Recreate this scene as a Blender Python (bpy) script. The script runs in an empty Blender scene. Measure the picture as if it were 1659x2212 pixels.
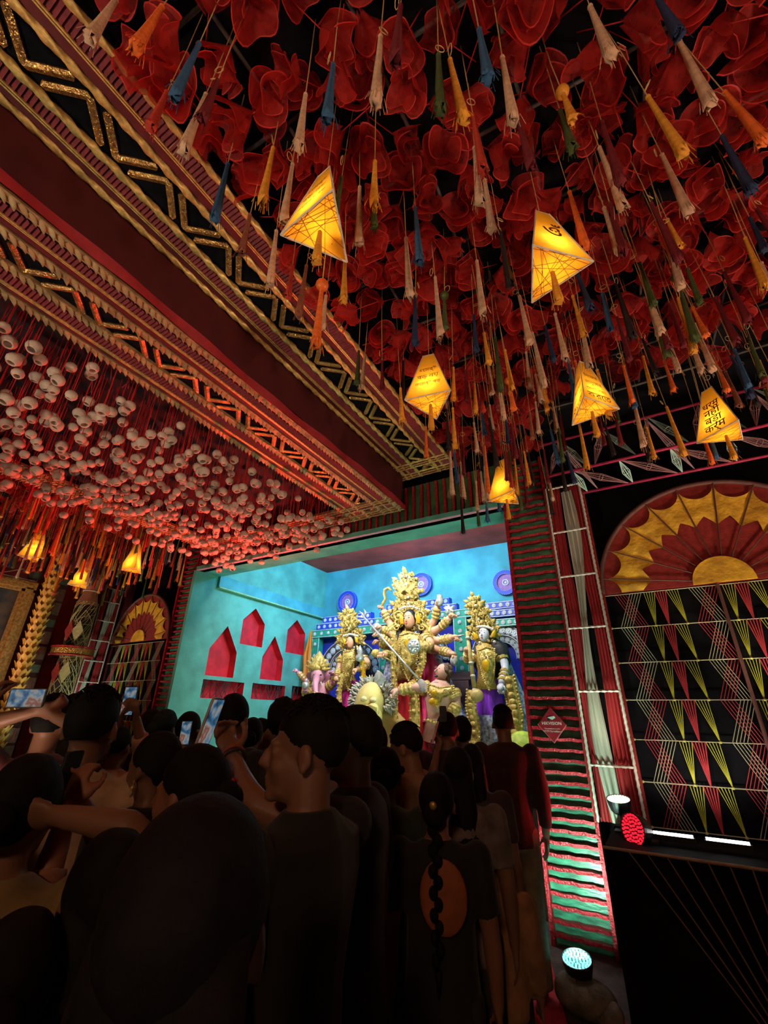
import bpy, bmesh, math, random
import numpy as np
from mathutils import Vector, Matrix, Quaternion

# ------------------------------------------------------------------ camera, world, exposure, large lights
SC = bpy.context.scene
COL = SC.collection
FW, FH, FPX = 1659.0, 2212.0, 941.1
PITCH, YAW, ROLL = math.radians(25.089), math.radians(30.823), math.radians(1.052)
CAM = np.array([0.0, 0.0, 1.6])
_f = np.array([-math.sin(YAW) * math.cos(PITCH), math.cos(YAW) * math.cos(PITCH), math.sin(PITCH)])
_r0 = np.array([math.cos(YAW), math.sin(YAW), 0.0])
_u0 = np.cross(_r0, _f)
_r = _r0 * math.cos(ROLL) + _u0 * math.sin(ROLL)
_u = -_r0 * math.sin(ROLL) + _u0 * math.cos(ROLL)
cam_data = bpy.data.cameras.new('camera')
cam_data.sensor_fit = 'VERTICAL'
cam_data.sensor_height = 36.0
cam_data.sensor_width = 27.0
cam_data.lens = FPX / FH * 36.0
cam_data.clip_start = 0.02
cam = bpy.data.objects.new('camera', cam_data)
COL.objects.link(cam)
_M = Matrix.Identity(4)
for i in range(3):
    _M[i][0], _M[i][1], _M[i][2], _M[i][3] = _r[i], _u[i], -_f[i], CAM[i]
cam.matrix_world = _M
SC.camera = cam

world = bpy.data.worlds.new('night')
SC.world = world
world.use_nodes = True
world.node_tree.nodes['Background'].inputs[0].default_value = (0.9, 0.55, 0.4, 1)
world.node_tree.nodes['Background'].inputs[1].default_value = 0.004
SC.view_settings.view_transform = 'Standard'
SC.view_settings.look = 'None'
SC.view_settings.gamma = 1.0
SC.view_settings.use_curve_mapping = False
SC.view_settings.exposure = 0.0
SC.cycles.transparent_max_bounces = 8
SC.cycles.max_bounces = 3
SC.cycles.diffuse_bounces = 2
SC.cycles.glossy_bounces = 2
SC.cycles.use_adaptive_sampling = True
SC.cycles.adaptive_threshold = 0.05
SC.cycles.adaptive_min_samples = 16
SC.cycles.use_light_tree = False
SC.cycles.light_sampling_threshold = 0.04
SC.cycles.sample_clamp_indirect = 4.0


def lamp(name, kind, loc, energy, color, target=None, size=0.1, spot=60, blend=0.5, size_y=None):
    d = bpy.data.lights.new(name, kind)
    d.energy = energy
    d.color = color
    if kind == 'SPOT':
        d.spot_size = math.radians(spot)
        d.spot_blend = blend
        d.shadow_soft_size = size
    elif kind == 'AREA':
        d.size = size
        if size_y:
            d.shape = 'RECTANGLE'
            d.size_y = size_y
    else:
        d.shadow_soft_size = size
    o = bpy.data.objects.new(name, d)
    COL.objects.link(o)
    o.location = loc
    if target is not None:
        v = Vector(target) - Vector(loc)
        o.rotation_euler = v.to_track_quat('-Z', 'Y').to_euler()
    return o


# stage floods behind the header, aimed at the idols and the alcove walls
lamp('stage_flood_lamp', 'AREA', (-2.4, 5.2, 4.3), 70, (1.0, 0.97, 0.92), (-3.0, 6.9, 2.2), 0.5, size_y=0.3)
lamp('stage_flood_lamp', 'AREA', (-4.4, 5.2, 4.3), 62, (1.0, 0.97, 0.92), (-4.2, 7.0, 2.0), 0.5, size_y=0.3)
lamp('stage_blue_lamp', 'AREA', (-3.6, 6.3, 4.62), 70, (0.10, 0.50, 1.0), (-3.9, 8.1, 4.0), 1.6, size_y=0.2)
lamp('stage_blue_lamp', 'SPOT', (-4.2, 6.2, 4.45), 200, (0.08, 0.50, 1.0), (-6.45, 6.6, 4.2), 0.15, 120, 0.8)
lamp('stage_green_lamp', 'SPOT', (-2.2, 5.3, 1.6), 120, (0.55, 1.0, 0.75), (-6.45, 5.3, 2.6), 0.15, 75, 0.8)
lamp('added_soffit_fill', 'SPOT', (-3.8, 4.95, 1.0), 70, (0.45, 1.0, 0.7), (-3.9, 4.85, 3.8), 0.15, 120, 0.8)  # added unseen mint fill, brightens the underside of the header
# red flood under the hanging pots, warm one farther out
lamp('pot_red_lamp', 'SPOT', (-4.6, 4.25, 2.0), 720, (1.0, 0.03, 0.02), (-4.7, 3.0, 3.9), 0.12, 125, 0.9)
lamp('pot_warm_lamp', 'SPOT', (-2.2, 0.6, 0.9), 32, (1.0, 0.68, 0.5), (-4.6, 1.8, 3.9), 0.15, 80, 0.9)
# added unseen fill spots that brighten the rosettes, tassels and ceiling frame
lamp('added_ceiling_fill', 'SPOT', (2.6, 3.2, 0.95), 340, (1.0, 0.66, 0.46), (0.4, 2.4, 4.4), 0.2, 95, 0.9)
lamp('added_ceiling_fill', 'SPOT', (1.9, -1.2, 0.9), 150, (1.0, 0.66, 0.46), (0.1, 0.9, 4.4), 0.2, 95, 0.9)
lamp('added_ceiling_fill', 'SPOT', (-2.6, -2.2, 0.9), 260, (1.0, 0.9, 0.66), (-2.2, 0.8, 4.4), 0.2, 85, 0.9)
lamp('added_ceiling_fill', 'SPOT', (-7.9, 1.2, 0.8), 260, (1.0, 0.74, 0.55), (-7.2, 3.4, 4.3), 0.2, 95, 0.9)
lamp('left_wall_lamp', 'SPOT', (-7.9, 3.95, 0.7), 70, (0.75, 1.0, 0.8), (-8.5, 4.0, 2.6), 0.12, 100, 0.9)
# dim warm hall lamp behind the crowd
lamp('hall_lamp', 'POINT', (0.9, -3.2, 3.3), 125, (1.0, 0.55, 0.3), size=0.2)

random.seed(7)
RNG = np.random.default_rng(11)


def ray(px, py):
    return (px - FW / 2) / FPX * _r - (py - FH / 2) / FPX * _u + _f


def at(px, py, X=None, Y=None, Z=None, d=None):
    """a photograph pixel as a point on the plane x = X, y = Y or z = Z, or at forward distance d"""
    v = ray(px, py)
    if X is not None:
        t = X / v[0]
    elif Y is not None:
        t = Y / v[1]
    elif Z is not None:
        t = (Z - CAM[2]) / v[2]
    else:
        t = d
    return CAM + v * t


def proj(p):
    q = np.asarray(p, float) - CAM
    w = q @ _f
    return FW / 2 + FPX * (q @ _r) / w, FH / 2 - FPX * (q @ _u) / w


# ------------------------------------------------------------------ materials
MATS = {}


def mat(name, col, rough=0.6, metal=0.0, var=0.15, scale=18.0, bump=0.0, bscale=60.0, emit=None, estr=0.0,
        transl=0.0, alpha=1.0, spec=0.5, col2=None, wave=None, sheen=0.0, stretch=None):
    if name in MATS:
        return MATS[name]
    m = bpy.data.materials.new(name)
    m.use_nodes = True
    nt = m.node_tree
    N, L = nt.nodes, nt.links
    b = N['Principled BSDF']
    out = N['Material Output']
    b.inputs['Roughness'].default_value = rough
    b.inputs['Metallic'].default_value = metal
    b.inputs['Specular IOR Level'].default_value = spec
    if sheen:
        b.inputs['Sheen Weight'].default_value = sheen
    tc = N.new('ShaderNodeTexCoord')
    src = tc.outputs['Object']
    if stretch:
        mp = N.new('ShaderNodeMapping')
        mp.inputs['Scale'].default_value = stretch
        L.new(src, mp.inputs['Vector'])
        src = mp.outputs['Vector']
    if wave:
        nz = N.new('ShaderNodeTexWave')
        nz.inputs['Scale'].default_value = wave
        nz.inputs['Distortion'].default_value = 3.0
        nz.inputs['Detail'].default_value = 2.0
    else:
        nz = N.new('ShaderNodeTexNoise')
        nz.inputs['Scale'].default_value = scale
        nz.inputs['Detail'].default_value = 4.0
    L.new(src, nz.inputs['Vector'])
    rp = N.new('ShaderNodeValToRGB')
    c = np.array(col[:3], float)
    lo = np.clip(c * (1 - var), 0, 1)
    hi = np.clip(c * (1 + var), 0, 1) if col2 is None else np.array(col2[:3], float)
    if col2 is not None:
        lo = c
    rp.color_ramp.elements[0].position = 0.35
    rp.color_ramp.elements[1].position = 0.65
    rp.color_ramp.elements[0].color = (*lo, 1)
    rp.color_ramp.elements[1].color = (*hi, 1)
    L.new(nz.outputs['Fac'], rp.inputs['Fac'])
    L.new(rp.outputs['Color'], b.inputs['Base Color'])
    if bump:
        bz = N.new('ShaderNodeTexNoise')
        bz.inputs['Scale'].default_value = bscale
        L.new(src, bz.inputs['Vector'])
        bn = N.new('ShaderNodeBump')
        bn.inputs['Strength'].default_value = bump
        bn.inputs['Distance'].default_value = 0.01
        L.new(bz.outputs['Fac'], bn.inputs['Height'])
        L.new(bn.outputs['Normal'], b.inputs['Normal'])
    if emit is not None:
        b.inputs['Emission Color'].default_value = (*emit, 1)
        b.inputs['Emission Strength'].default_value = estr
    sh = b.outputs['BSDF']
    if transl:
        tr = N.new('ShaderNodeBsdfTranslucent')
        L.new(rp.outputs['Color'], tr.inputs['Color'])
        mx = N.new('ShaderNodeMixShader')
        mx.inputs[0].default_value = transl
        L.new(sh, mx.inputs[1])
        L.new(tr.outputs[0], mx.inputs[2])
        sh = mx.outputs[0]
    if alpha < 1:
        tp = N.new('ShaderNodeBsdfTransparent')
        mx = N.new('ShaderNodeMixShader')
        mx.inputs[0].default_value = alpha
        L.new(tp.outputs[0], mx.inputs[1])
        L.new(sh, mx.inputs[2])
        sh = mx.outputs[0]
    L.new(sh, out.inputs['Surface'])
    MATS[name] = m
    return m


def glow(name, col, s):
    if name in MATS:
        return MATS[name]
    m = bpy.data.materials.new(name)
    m.use_nodes = True
    b = m.node_tree.nodes['Principled BSDF']
    b.inputs['Base Color'].default_value = (*col, 1)
    b.inputs['Emission Color'].default_value = (*col, 1)
    b.inputs['Emission Strength'].default_value = s
    MATS[name] = m
    return m


# ------------------------------------------------------------------ geometry collector
def rotz(a):
    c, s = math.cos(a), math.sin(a)
    return np.array([[c, -s, 0], [s, c, 0], [0, 0, 1.0]])


def rotx(a):
    c, s = math.cos(a), math.sin(a)
    return np.array([[1, 0, 0], [0, c, -s], [0, s, c]], float)


def roty(a):
    c, s = math.cos(a), math.sin(a)
    return np.array([[c, 0, s], [0, 1, 0], [-s, 0, c]], float)


def frame_to(d):
    """rotation whose z column is d"""
    d = np.asarray(d, float)
    d = d / (np.linalg.norm(d) + 1e-12)
    a = np.array([0, 0, 1.0]) if abs(d[2]) < 0.95 else np.array([1.0, 0, 0])
    x = np.cross(a, d)
    x /= np.linalg.norm(x)
    y = np.cross(d, x)
    return np.stack([x, y, d], 1)


class G:
    def __init__(s):
        s.v, s.f, s.m, s.n = [], [], [], 0

    def add(s, v, f, mi=0, R=None, t=None):
        v = np.asarray(v, float).reshape(-1, 3)
        if R is not None:
            v = v @ np.asarray(R).T
        if t is not None:
            v = v + np.asarray(t, float)
        s.v.append(v)
        k = s.n
        s.f.extend([tuple(i + k for i in q) for q in f])
        s.m.extend([mi] * len(f))
        s.n += len(v)
        return s

    def box(s, c, size, R=None, mi=0):
        x, y, z = np.array(size, float) / 2
        v = [(-x, -y, -z), (x, -y, -z), (x, y, -z), (-x, y, -z), (-x, -y, z), (x, -y, z), (x, y, z), (-x, y, z)]
        f = [(0, 3, 2, 1), (4, 5, 6, 7), (0, 1, 5, 4), (1, 2, 6, 5), (2, 3, 7, 6), (3, 0, 4, 7)]
        return s.add(v, f, mi, R, c)

    def bar(s, a, b, w, h, up=(0, 0, 1), mi=0):
        a, b = np.asarray(a, float), np.asarray(b, float)
        d = b - a
        l = np.linalg.norm(d)
        d = d / l
        x = np.cross(d, np.asarray(up, float))
        if np.linalg.norm(x) < 1e-6:
            x = np.cross(d, (1.0, 0, 0))
        x /= np.linalg.norm(x)
        z = np.cross(x, d)
        return s.box((a + b) / 2, (w, l, h), np.stack([x, d, z], 1), mi)

    def tube(s, path, rad, n=6, mi=0, cap=True, flat=None, closed=False):
        P = np.asarray(path, float)
        k = len(P)
        rad = np.broadcast_to(np.asarray(rad, float), (k,))
        T = np.gradient(P, axis=0)
        T /= (np.linalg.norm(T, axis=1, keepdims=True) + 1e-12)
        F = frame_to(T[0])
        x = F[:, 0]
        V = []
        an = np.arange(n) / n * 2 * math.pi
        for i in range(k):
            x = x - T[i] * (x @ T[i])
            x /= (np.linalg.norm(x) + 1e-12)
            y = np.cross(T[i], x)
            fy = flat if flat else 1.0
            V.append(P[i] + rad[i] * (np.cos(an)[:, None] * x + fy * np.sin(an)[:, None] * y))
        V = np.concatenate(V)
        f = []
        for i in range(k - 1):
            for j in range(n):
                f.append((i * n + j, i * n + (j + 1) % n, (i + 1) * n + (j + 1) % n, (i + 1) * n + j))
        if closed:
            i = k - 1
            for j in range(n):
                f.append((i * n + j, i * n + (j + 1) % n, (j + 1) % n, j))
        elif cap:
            f.append(tuple(range(n - 1, -1, -1)))
            f.append(tuple((k - 1) * n + j for j in range(n)))
        return s.add(V, f, mi)

    def ell(s, c, r, R=None, nu=12, nv=8, mi=0):
        r = np.broadcast_to(np.asarray(r, float), (3,))
        V = [(0, 0, -1)]
        for i in range(1, nv):
            p = -math.pi / 2 + math.pi * i / nv
            for j in range(nu):
                q = 2 * math.pi * j / nu
                V.append((math.cos(p) * math.cos(q), math.cos(p) * math.sin(q), math.sin(p)))
        V.append((0, 0, 1))
        V = np.array(V) * r
        f = []
        for j in range(nu):
            f.append((0, 1 + (j + 1) % nu, 1 + j))
        for i in range(nv - 2):
            for j in range(nu):
                a = 1 + i * nu
                f.append((a + j, a + (j + 1) % nu, a + nu + (j + 1) % nu, a + nu + j))
        e = len(V) - 1
        a = 1 + (nv - 2) * nu
        for j in range(nu):
            f.append((a + j, a + (j + 1) % nu, e))
        return s.add(V, f, mi, R, c)

    def lathe(s, prof, n=12, c=(0, 0, 0), R=None, mi=0, sx=1.0, sy=1.0):
        """prof: list of (radius, z)"""
        V, f = [], []
        for (rr, z) in prof:
            for j in range(n):
                q = 2 * math.pi * j / n
                V.append((rr * math.cos(q) * sx, rr * math.sin(q) * sy, z))
        for i in range(len(prof) - 1):
            for j in range(n):
                f.append((i * n + j, i * n + (j + 1) % n, (i + 1) * n + (j + 1) % n, (i + 1) * n + j))
        if prof[0][0] > 1e-5:
            f.append(tuple(range(n - 1, -1, -1)))
        if prof[-1][0] > 1e-5:
            f.append(tuple((len(prof) - 1) * n + j for j in range(n)))
        return s.add(V, f, mi, R, c)

    def prism(s, poly, off, mi=0):
        """poly: 3D loop, extruded by vector off (both caps)"""
        P = np.asarray(poly, float)
        k = len(P)
        V = np.concatenate([P, P + np.asarray(off, float)])
        f = [tuple(range(k - 1, -1, -1)), tuple(range(k, 2 * k))]
        for i in range(k):
            j = (i + 1) % k
            f.append((i, j, k + j, k + i))
        return s.add(V, f, mi)

    def grid(s, P, mi=0, thick=None):
        """P: array (a,b,3)"""
        P = np.asarray(P, float)
        a, b = P.shape[:2]
        f = []
        for i in range(a - 1):
            for j in range(b - 1):
                f.append((i * b + j, i * b + j + 1, (i + 1) * b + j + 1, (i + 1) * b + j))
        return s.add(P.reshape(-1, 3), f, mi)

    def join(s, g, R=None, t=None, sc=1.0, mi=None):
        V = np.concatenate(g.v) * sc
        s.add(V, g.f, 0, R, t)
        s.m[-len(g.f):] = list(g.m) if mi is None else [mi] * len(g.f)
        return s

    def mesh(s, name, mats=None, smooth=False):
        me = bpy.data.meshes.new(name)
        V = np.concatenate(s.v) if s.v else np.zeros((0, 3))
        me.from_pydata(V.tolist(), [], s.f)
        if mats is not None:
            for m in (mats if isinstance(mats, (list, tuple)) else [mats]):
                me.materials.append(m)
            if len(me.materials) > 1:
                me.polygons.foreach_set('material_index', np.array(s.m, dtype=np.int32))
        if smooth:
            me.polygons.foreach_set('use_smooth', np.ones(len(me.polygons), dtype=bool))
        me.update()
        return me

    def build(s, name, mats=None, parent=None, smooth=False, loc=None, **kw):
        return link(name, s.mesh(name, mats, smooth), parent, loc, **kw)


def link(name, me, parent=None, loc=None, label=None, cat=None, group=None, kind=None, M=None):
    o = bpy.data.objects.new(name, me)
    COL.objects.link(o)
    if loc is not None:
        o.location = tuple(float(q) for q in loc)
    if M is not None:
        o.matrix_world = M
    if parent is not None:
        o.parent = parent
    return tag(o, label, cat, group, kind)


def tag(o, label=None, cat=None, group=None, kind=None):
    if label:
        o['label'] = label
    if cat:
        o['category'] = cat
    if group:
        o['group'] = group
    if kind:
        o['kind'] = kind
    return o


def thing(name, label=None, cat=None, loc=(0, 0, 0), group=None, kind=None, rz=0.0):
    o = link(name, None, None, loc, label, cat, group, kind)
    o.rotation_euler = (0, 0, rz)
    o.empty_display_size = 0.1
    return o


def M4(R, t):
    m = Matrix.Identity(4)
    for i in range(3):
        for j in range(3):
            m[i][j] = float(R[i][j])
        m[i][3] = float(t[i])
    return m


def pieces(parent, name, me, mats_list, stuff_name=None, limit=300, key=None):
    """alike pieces sharing one mesh; the nearest `limit` single, the rest one joined part"""
    if key is None:
        key = lambda m: (m.translation - Vector(CAM)).length
    ms = sorted(mats_list, key=key)
    for m in ms[:limit]:
        link(name, me, parent, M=m)
    rest = ms[limit:]
    if rest:
        nv = len(me.vertices)
        co = np.empty(nv * 3)
        me.vertices.foreach_get('co', co)
        co = co.reshape(-1, 3)
        fs = [tuple(p.vertices) for p in me.polygons]
        mi = [p.material_index for p in me.polygons]
        g = G()
        for m in rest:
            A = np.array(m)
            g.add(co, fs, 0, A[:3, :3], A[:3, 3])
            g.m[-len(fs):] = mi
        g.build(stuff_name or name + '_run', list(me.materials), parent, smooth=True, kind='stuff')


def text_geo(txt, size=1.0, extrude=0.0):
    cu = bpy.data.curves.new('lettering', 'FONT')
    cu.body = txt
    cu.size = size
    cu.align_x = 'CENTER'
    cu.align_y = 'CENTER'
    cu.resolution_u = 2
    cu.offset = 0.012 * size
    cu.extrude = extrude
    o = bpy.data.objects.new('lettering', cu)
    COL.objects.link(o)
    dg = bpy.context.evaluated_depsgraph_get()
    me = bpy.data.meshes.new_from_object(o.evaluated_get(dg))
    g = G()
    co = np.empty(len(me.vertices) * 3)
    me.vertices.foreach_get('co', co)
    g.add(co.reshape(-1, 3), [tuple(p.vertices) for p in me.polygons])
    bpy.data.objects.remove(o)
    bpy.data.meshes.remove(me)
    return g
# ------------------------------------------------------------------ the setting
D = 4.56          # plane of the stage front and the fan walls
XL, XR = -6.45, -1.12   # stage opening
ZT = 3.82
m_black = mat('black_cloth', (0.006, 0.006, 0.008), 0.9, var=0.4, scale=4, spec=.1)
m_ceil = mat('ceiling_black_cloth', (0.006, 0.006, 0.008), 0.9, var=0.5, scale=3, spec=.05)
m_floor = mat('dirt_floor', (0.06, 0.05, 0.045), 0.9, var=0.4, scale=6, bump=0.5, bscale=30)
m_teal = mat('teal_plaster', (0.11, 0.44, 0.36), 0.75, var=0.22, scale=3.0, bump=0.35, bscale=14)
m_teal2 = mat('blue_teal_plaster', (0.07, 0.40, 0.46), 0.75, var=0.2, scale=2.5, bump=0.35, bscale=14)
m_stceil = mat('stage_ceiling_red', (0.50, 0.06, 0.035), 0.8, var=0.3, scale=2)
m_nred = mat('niche_red', (0.62, 0.015, 0.03), 0.6, var=0.2, scale=6)
m_maroon = mat('maroon_cloth', (0.20, 0.012, 0.018), 0.8, var=0.15, scale=6)
m_red = mat('red_cloth', (0.42, 0.02, 0.03), 0.75, var=0.2, scale=12)
m_green = mat('green_film', (0.05, 0.24, 0.15), 0.30, var=0.5, scale=9, bump=0.4, bscale=18, stretch=(1, 1, 3))
m_dgreen = mat('dark_green_film', (0.06, 0.14, 0.06), 0.45, var=0.3, scale=7)
m_foil = mat('red_foil', (0.50, 0.02, 0.035), 0.32, 0.35, var=0.35, scale=30, bump=0.8, bscale=70)
m_gold = mat('gold_cord', (0.72, 0.50, 0.16), 0.42, 0.35, var=0.25, scale=40)
m_goldf = mat('gold_foil', (0.80, 0.40, 0.14), 0.25, 0.9, var=0.4, scale=60, bump=1.0, bscale=90)
m_white = mat('white_cord', (0.75, 0.68, 0.6), 0.7, var=0.1)

g = G(); g.box((-3.5, 2.0, -0.05), (24, 18, 0.1)); floor = g.build('floor', m_floor, kind='structure')
g = G(); g.box((-3.5, 1.0, 4.83), (14, 8.4, 0.1)); ceil = g.build('ceiling', m_ceil, kind='structure')
# back wall: black, either side of and above the stage opening
g = G()
g.box((2.2, D + 0.36, 2.5), (5.9, 0.1, 5.0)); g.box((-7.75, D + 0.36, 2.5), (2.4, 0.1, 5.0))
g.box(((XL + XR) / 2, D + 0.36, (ZT + 5) / 2 + 0.05), (XR - XL + 0.9, 0.1, 5 - ZT - 0.1))
g.build('wall_back', m_black, kind='structure')
g = G(); g.box((-8.75, 1.2, 2.5), (0.1, 7.6, 5.0)); g.build('wall_left', m_maroon, kind='structure')
g = G(); g.box((4.9, 1.0, 2.5), (0.1, 8.0, 5.0)); g.build('wall_right', m_black, kind='structure')

# stage alcove
YB = 8.15
ZC = 4.75
g = G()   # jamb and header slab: thick plaster border of the opening
g.prism([(XL, D, 0), (XL, 5.03, 0), (XL, 5.03, ZT), (XL, D, ZT)], (-0.06, 0, 0))
g.prism([(XL, D, ZT), (XR, D, ZT), (XR, 5.05, ZT), (XL, 5.05, ZT)], (0, 0, 0.06))
g.prism([(XR, D + .33, 0), (XR, 5.03, 0), (XR, 5.03, ZT), (XR, D + .33, ZT)], (0.06, 0, 0))
g.build('trim_1', m_teal, kind='structure')
g = G(); g.box(((XL + XR) / 2, 6.6, ZC + 0.05), (6.6, 3.3, 0.1)); g.build('ceiling_stage', m_stceil, kind='structure')
g = G(); g.box(((XL + XR) / 2, YB + 0.05, 2.4), (6.6, 0.1, 4.8)); g.build('wall_stage_back', m_teal2, kind='structure')
g = G(); g.box((-0.9, 6.6, 2.4), (0.1, 3.2, 4.8)); g.build('wall_stage_right', m_teal, kind='structure')
g = G(); g.box(((XL + XR) / 2, 6.6, 0.45), (5.8, 3.1, 0.9)); g.build('stage_floor', mat('stage_boards', (0.3, 0.24, 0.2), 0.7), kind='structure')
g = G(); g.box(((XL + XR) / 2, 5.02, (ZT + 0.06 + ZC) / 2), (XR - XL, 0.06, ZC - ZT - 0.06)); g.build('wall_stage_header', m_stceil, kind='structure')

# left stage wall with house-shaped and slot niches cut into it
def c6(x, y):
    return (400 + x / 4.1475, 1180 + y / 4.1475)
houses = [[(383, 715), (460, 950), (432, 1175), (177, 1160), (215, 915)],
          [(635, 557), (712, 695), (690, 905), (487, 875), (520, 660)],
          [(805, 805), (875, 1015), (860, 1207), (668, 1190), (690, 990)],
          [(1005, 660), (1077, 780), (1058, 975), (897, 950), (918, 750)]]
slots = [[(160, 1193), (528, 1220), (512, 1375), (133, 1360)], [(605, 1230), (897, 1248), (885, 1382), (587, 1370)],
         [(962, 1255), (1180, 1268), (1170, 1392), (945, 1380)]]
NP = []
for q in houses:
    w = [at(*c6(*p), X=XL)[1:] for p in q]
    w = np.array(w)
    # straighten: plumb sides, level sill
    yl = (w[3][0] + w[4][0]) / 2; yr = (w[1][0] + w[2][0]) / 2; zs = (w[1][1] + w[4][1]) / 2; zb = (w[2][1] + w[3][1]) / 2
    NP.append([(w[0][0], w[0][1]), (yr, zs), (yr, zb), (yl, zb), (yl, zs)])
for q in slots:
    w = np.array([at(*c6(*p), X=XL)[1:] for p in q])
    yl, yr = (w[0][0] + w[3][0]) / 2, (w[1][0] + w[2][0]) / 2
    zt, zb = (w[0][1] + w[1][1]) / 2, (w[2][1] + w[3][1]) / 2
    NP.append([(yl, zt), (yr, zt), (yr, zb), (yl, zb)])
bm = bmesh.new()
outer = [(5.03, 0.85), (YB, 0.85), (YB, ZC), (5.03, ZC)]
for loop in [outer] + NP:
    vs = [bm.verts.new((XL, y, z)) for (y, z) in loop]
    for i in range(len(vs)):
        bm.edges.new((vs[i], vs[(i + 1) % len(vs)]))
bmesh.ops.triangle_fill(bm, use_beauty=True, use_dissolve=False, edges=bm.edges[:])
def inside(pt, loop):
    c = False; n = len(loop)
    for i in range(n):
        (x1, y1), (x2, y2) = loop[i], loop[i - 1]
        if (y1 > pt[1]) != (y2 > pt[1]) and pt[0] < (x2 - x1) * (pt[1] - y1) / (y2 - y1) + x1:
            c = not c
    return c
for fa in list(bm.faces):
    cc = fa.calc_center_median()
    if any(inside((cc.y, cc.z), lp) for lp in NP):
        bm.faces.remove(fa)
me = bpy.data.meshes.new('wall_stage_left'); bm.to_mesh(me); bm.free(); me.materials.append(m_teal)
wsl = link('wall_stage_left', me, kind='structure')
for lp in NP:
    g = G(); dep = 0.16
    P0 = [(XL, y, z) for (y, z) in lp]; P1 = [(XL - dep, y, z) for (y, z) in lp]
    k = len(lp)
    g.add(P0 + P1, [tuple(range(k, 2 * k))] + [(i, (i + 1) % k, k + (i + 1) % k, k + i) for i in range(k)])
    nich = g.build('niche', m_nred, wsl)
    if k == 4:   # strings laced across the slot niches
        gs = G(); (yl, zt), (yr, zb) = lp[0], lp[2]
        for i in range(20):
            a = yl + (yr - yl) * random.random(); b = a + random.uniform(-.3, .3)
            b = min(max(b, yl), yr)
            gs.tube([(XL - 0.02, a, zt), (XL - 0.02, b, zb)], 0.006, 4)
        gs.build('laced_string', mat('black_string', (0.03, 0.02, 0.02), 0.8), nich)
g = G(); g.box((XL + 0.03, (5.03 + YB) / 2, 3.735), (0.07, YB - 5.03, 0.21)); g.build('trim_2', m_teal2, kind='structure')
g = G(); g.box((XL + 0.04, (5.03 + YB) / 2, 3.62), (0.10, YB - 5.03, 0.02)); g.build('trim_3', mat('lime_trim', (0.3, 0.6, 0.3), 0.7), kind='structure')
# ------------------------------------------------------------------ ceiling frames
m_scale = mat('red_ribbed_braid', (0.22, 0.025, 0.032), 0.65, var=0.2, scale=30)
m_dred = mat('dark_red_strip', (0.10, 0.008, 0.012), 0.7, var=0.15)
m_leafg = mat('gold_leaf_trim', (0.40, 0.26, 0.12), 0.5, 0.25, var=0.3, scale=20)
m_blkb = mat('black_board', (0.006, 0.006, 0.009), 0.9, var=0.3, spec=.05)


def twisted_rope(g, a, b, r, pitch=0.13, mi=0):
    a, b = np.asarray(a, float), np.asarray(b, float)
    l = np.linalg.norm(b - a); n = max(8, int(l / (pitch / 11))); k = 9
    s = np.linspace(0, l, n); th = np.arange(k) / k * 2 * math.pi
    F = frame_to(b - a)
    rad = r * (0.86 + 0.30 * np.cos(3 * th[None, :] - 2 * math.pi * s[:, None] / pitch))
    P = a + s[:, None, None] * F[:, 2] + rad[..., None] * (np.cos(th)[None, :, None] * F[:, 0] + np.sin(th)[None, :, None] * F[:, 1])
    f = []
    for i in range(n - 1):
        for j in range(k):
            f.append((i * k + j, i * k + (j + 1) % k, (i + 1) * k + (j + 1) % k, (i + 1) * k + j))
    g.add(P.reshape(-1, 3), f, mi)


def leaf_mesh(L, W):
    g = G(); P = np.zeros((5, 3, 3))
    for i, u in enumerate(np.linspace(0, 1, 5)):
        w = W * math.sin(math.pi * (0.12 + 0.86 * u)) ** 0.8
        for j, v in enumerate((-1, 0, 1)):
            P[i, j] = (v * w / 2, L * (u - 0.5), -0.30 * L * u * u - (0.22 * W if v == 0 else 0))
    g.grid(P); P2 = P.copy(); P2[..., 2] += 0.004; g.grid(P2[::-1])
    return g.mesh('leaf', m_leafg, True)


LEAF = leaf_mesh(0.066, 0.036)
ZBAR = {}


def zbar(l, w):
    k = (round(l, 2), w)
    if k not in ZBAR:
        g = G(); hw = w / 2
        # gold foil strip with a shallow ridge, mitred at the ends
        v = [(-hw, -l / 2, 0), (0, -l / 2 - hw * .6, -.008), (hw, -l / 2, 0), (-hw, l / 2, 0), (0, l / 2 + hw * .6, -.008), (hw, l / 2, 0)]
        v += [(x, y, .012) for (x, y, z) in v]
        f = [(0, 1, 4, 3), (1, 2, 5, 4), (6, 9, 10, 7), (7, 10, 11, 8), (0, 3, 9, 6), (2, 8, 11, 5), (0, 6, 7, 1), (1, 7, 8, 2), (3, 4, 10, 9), (4, 5, 11, 10)]
        ZBAR[k] = g.add(v, f).mesh('foil_strip', m_goldf)
    return ZBAR[k]


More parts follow.
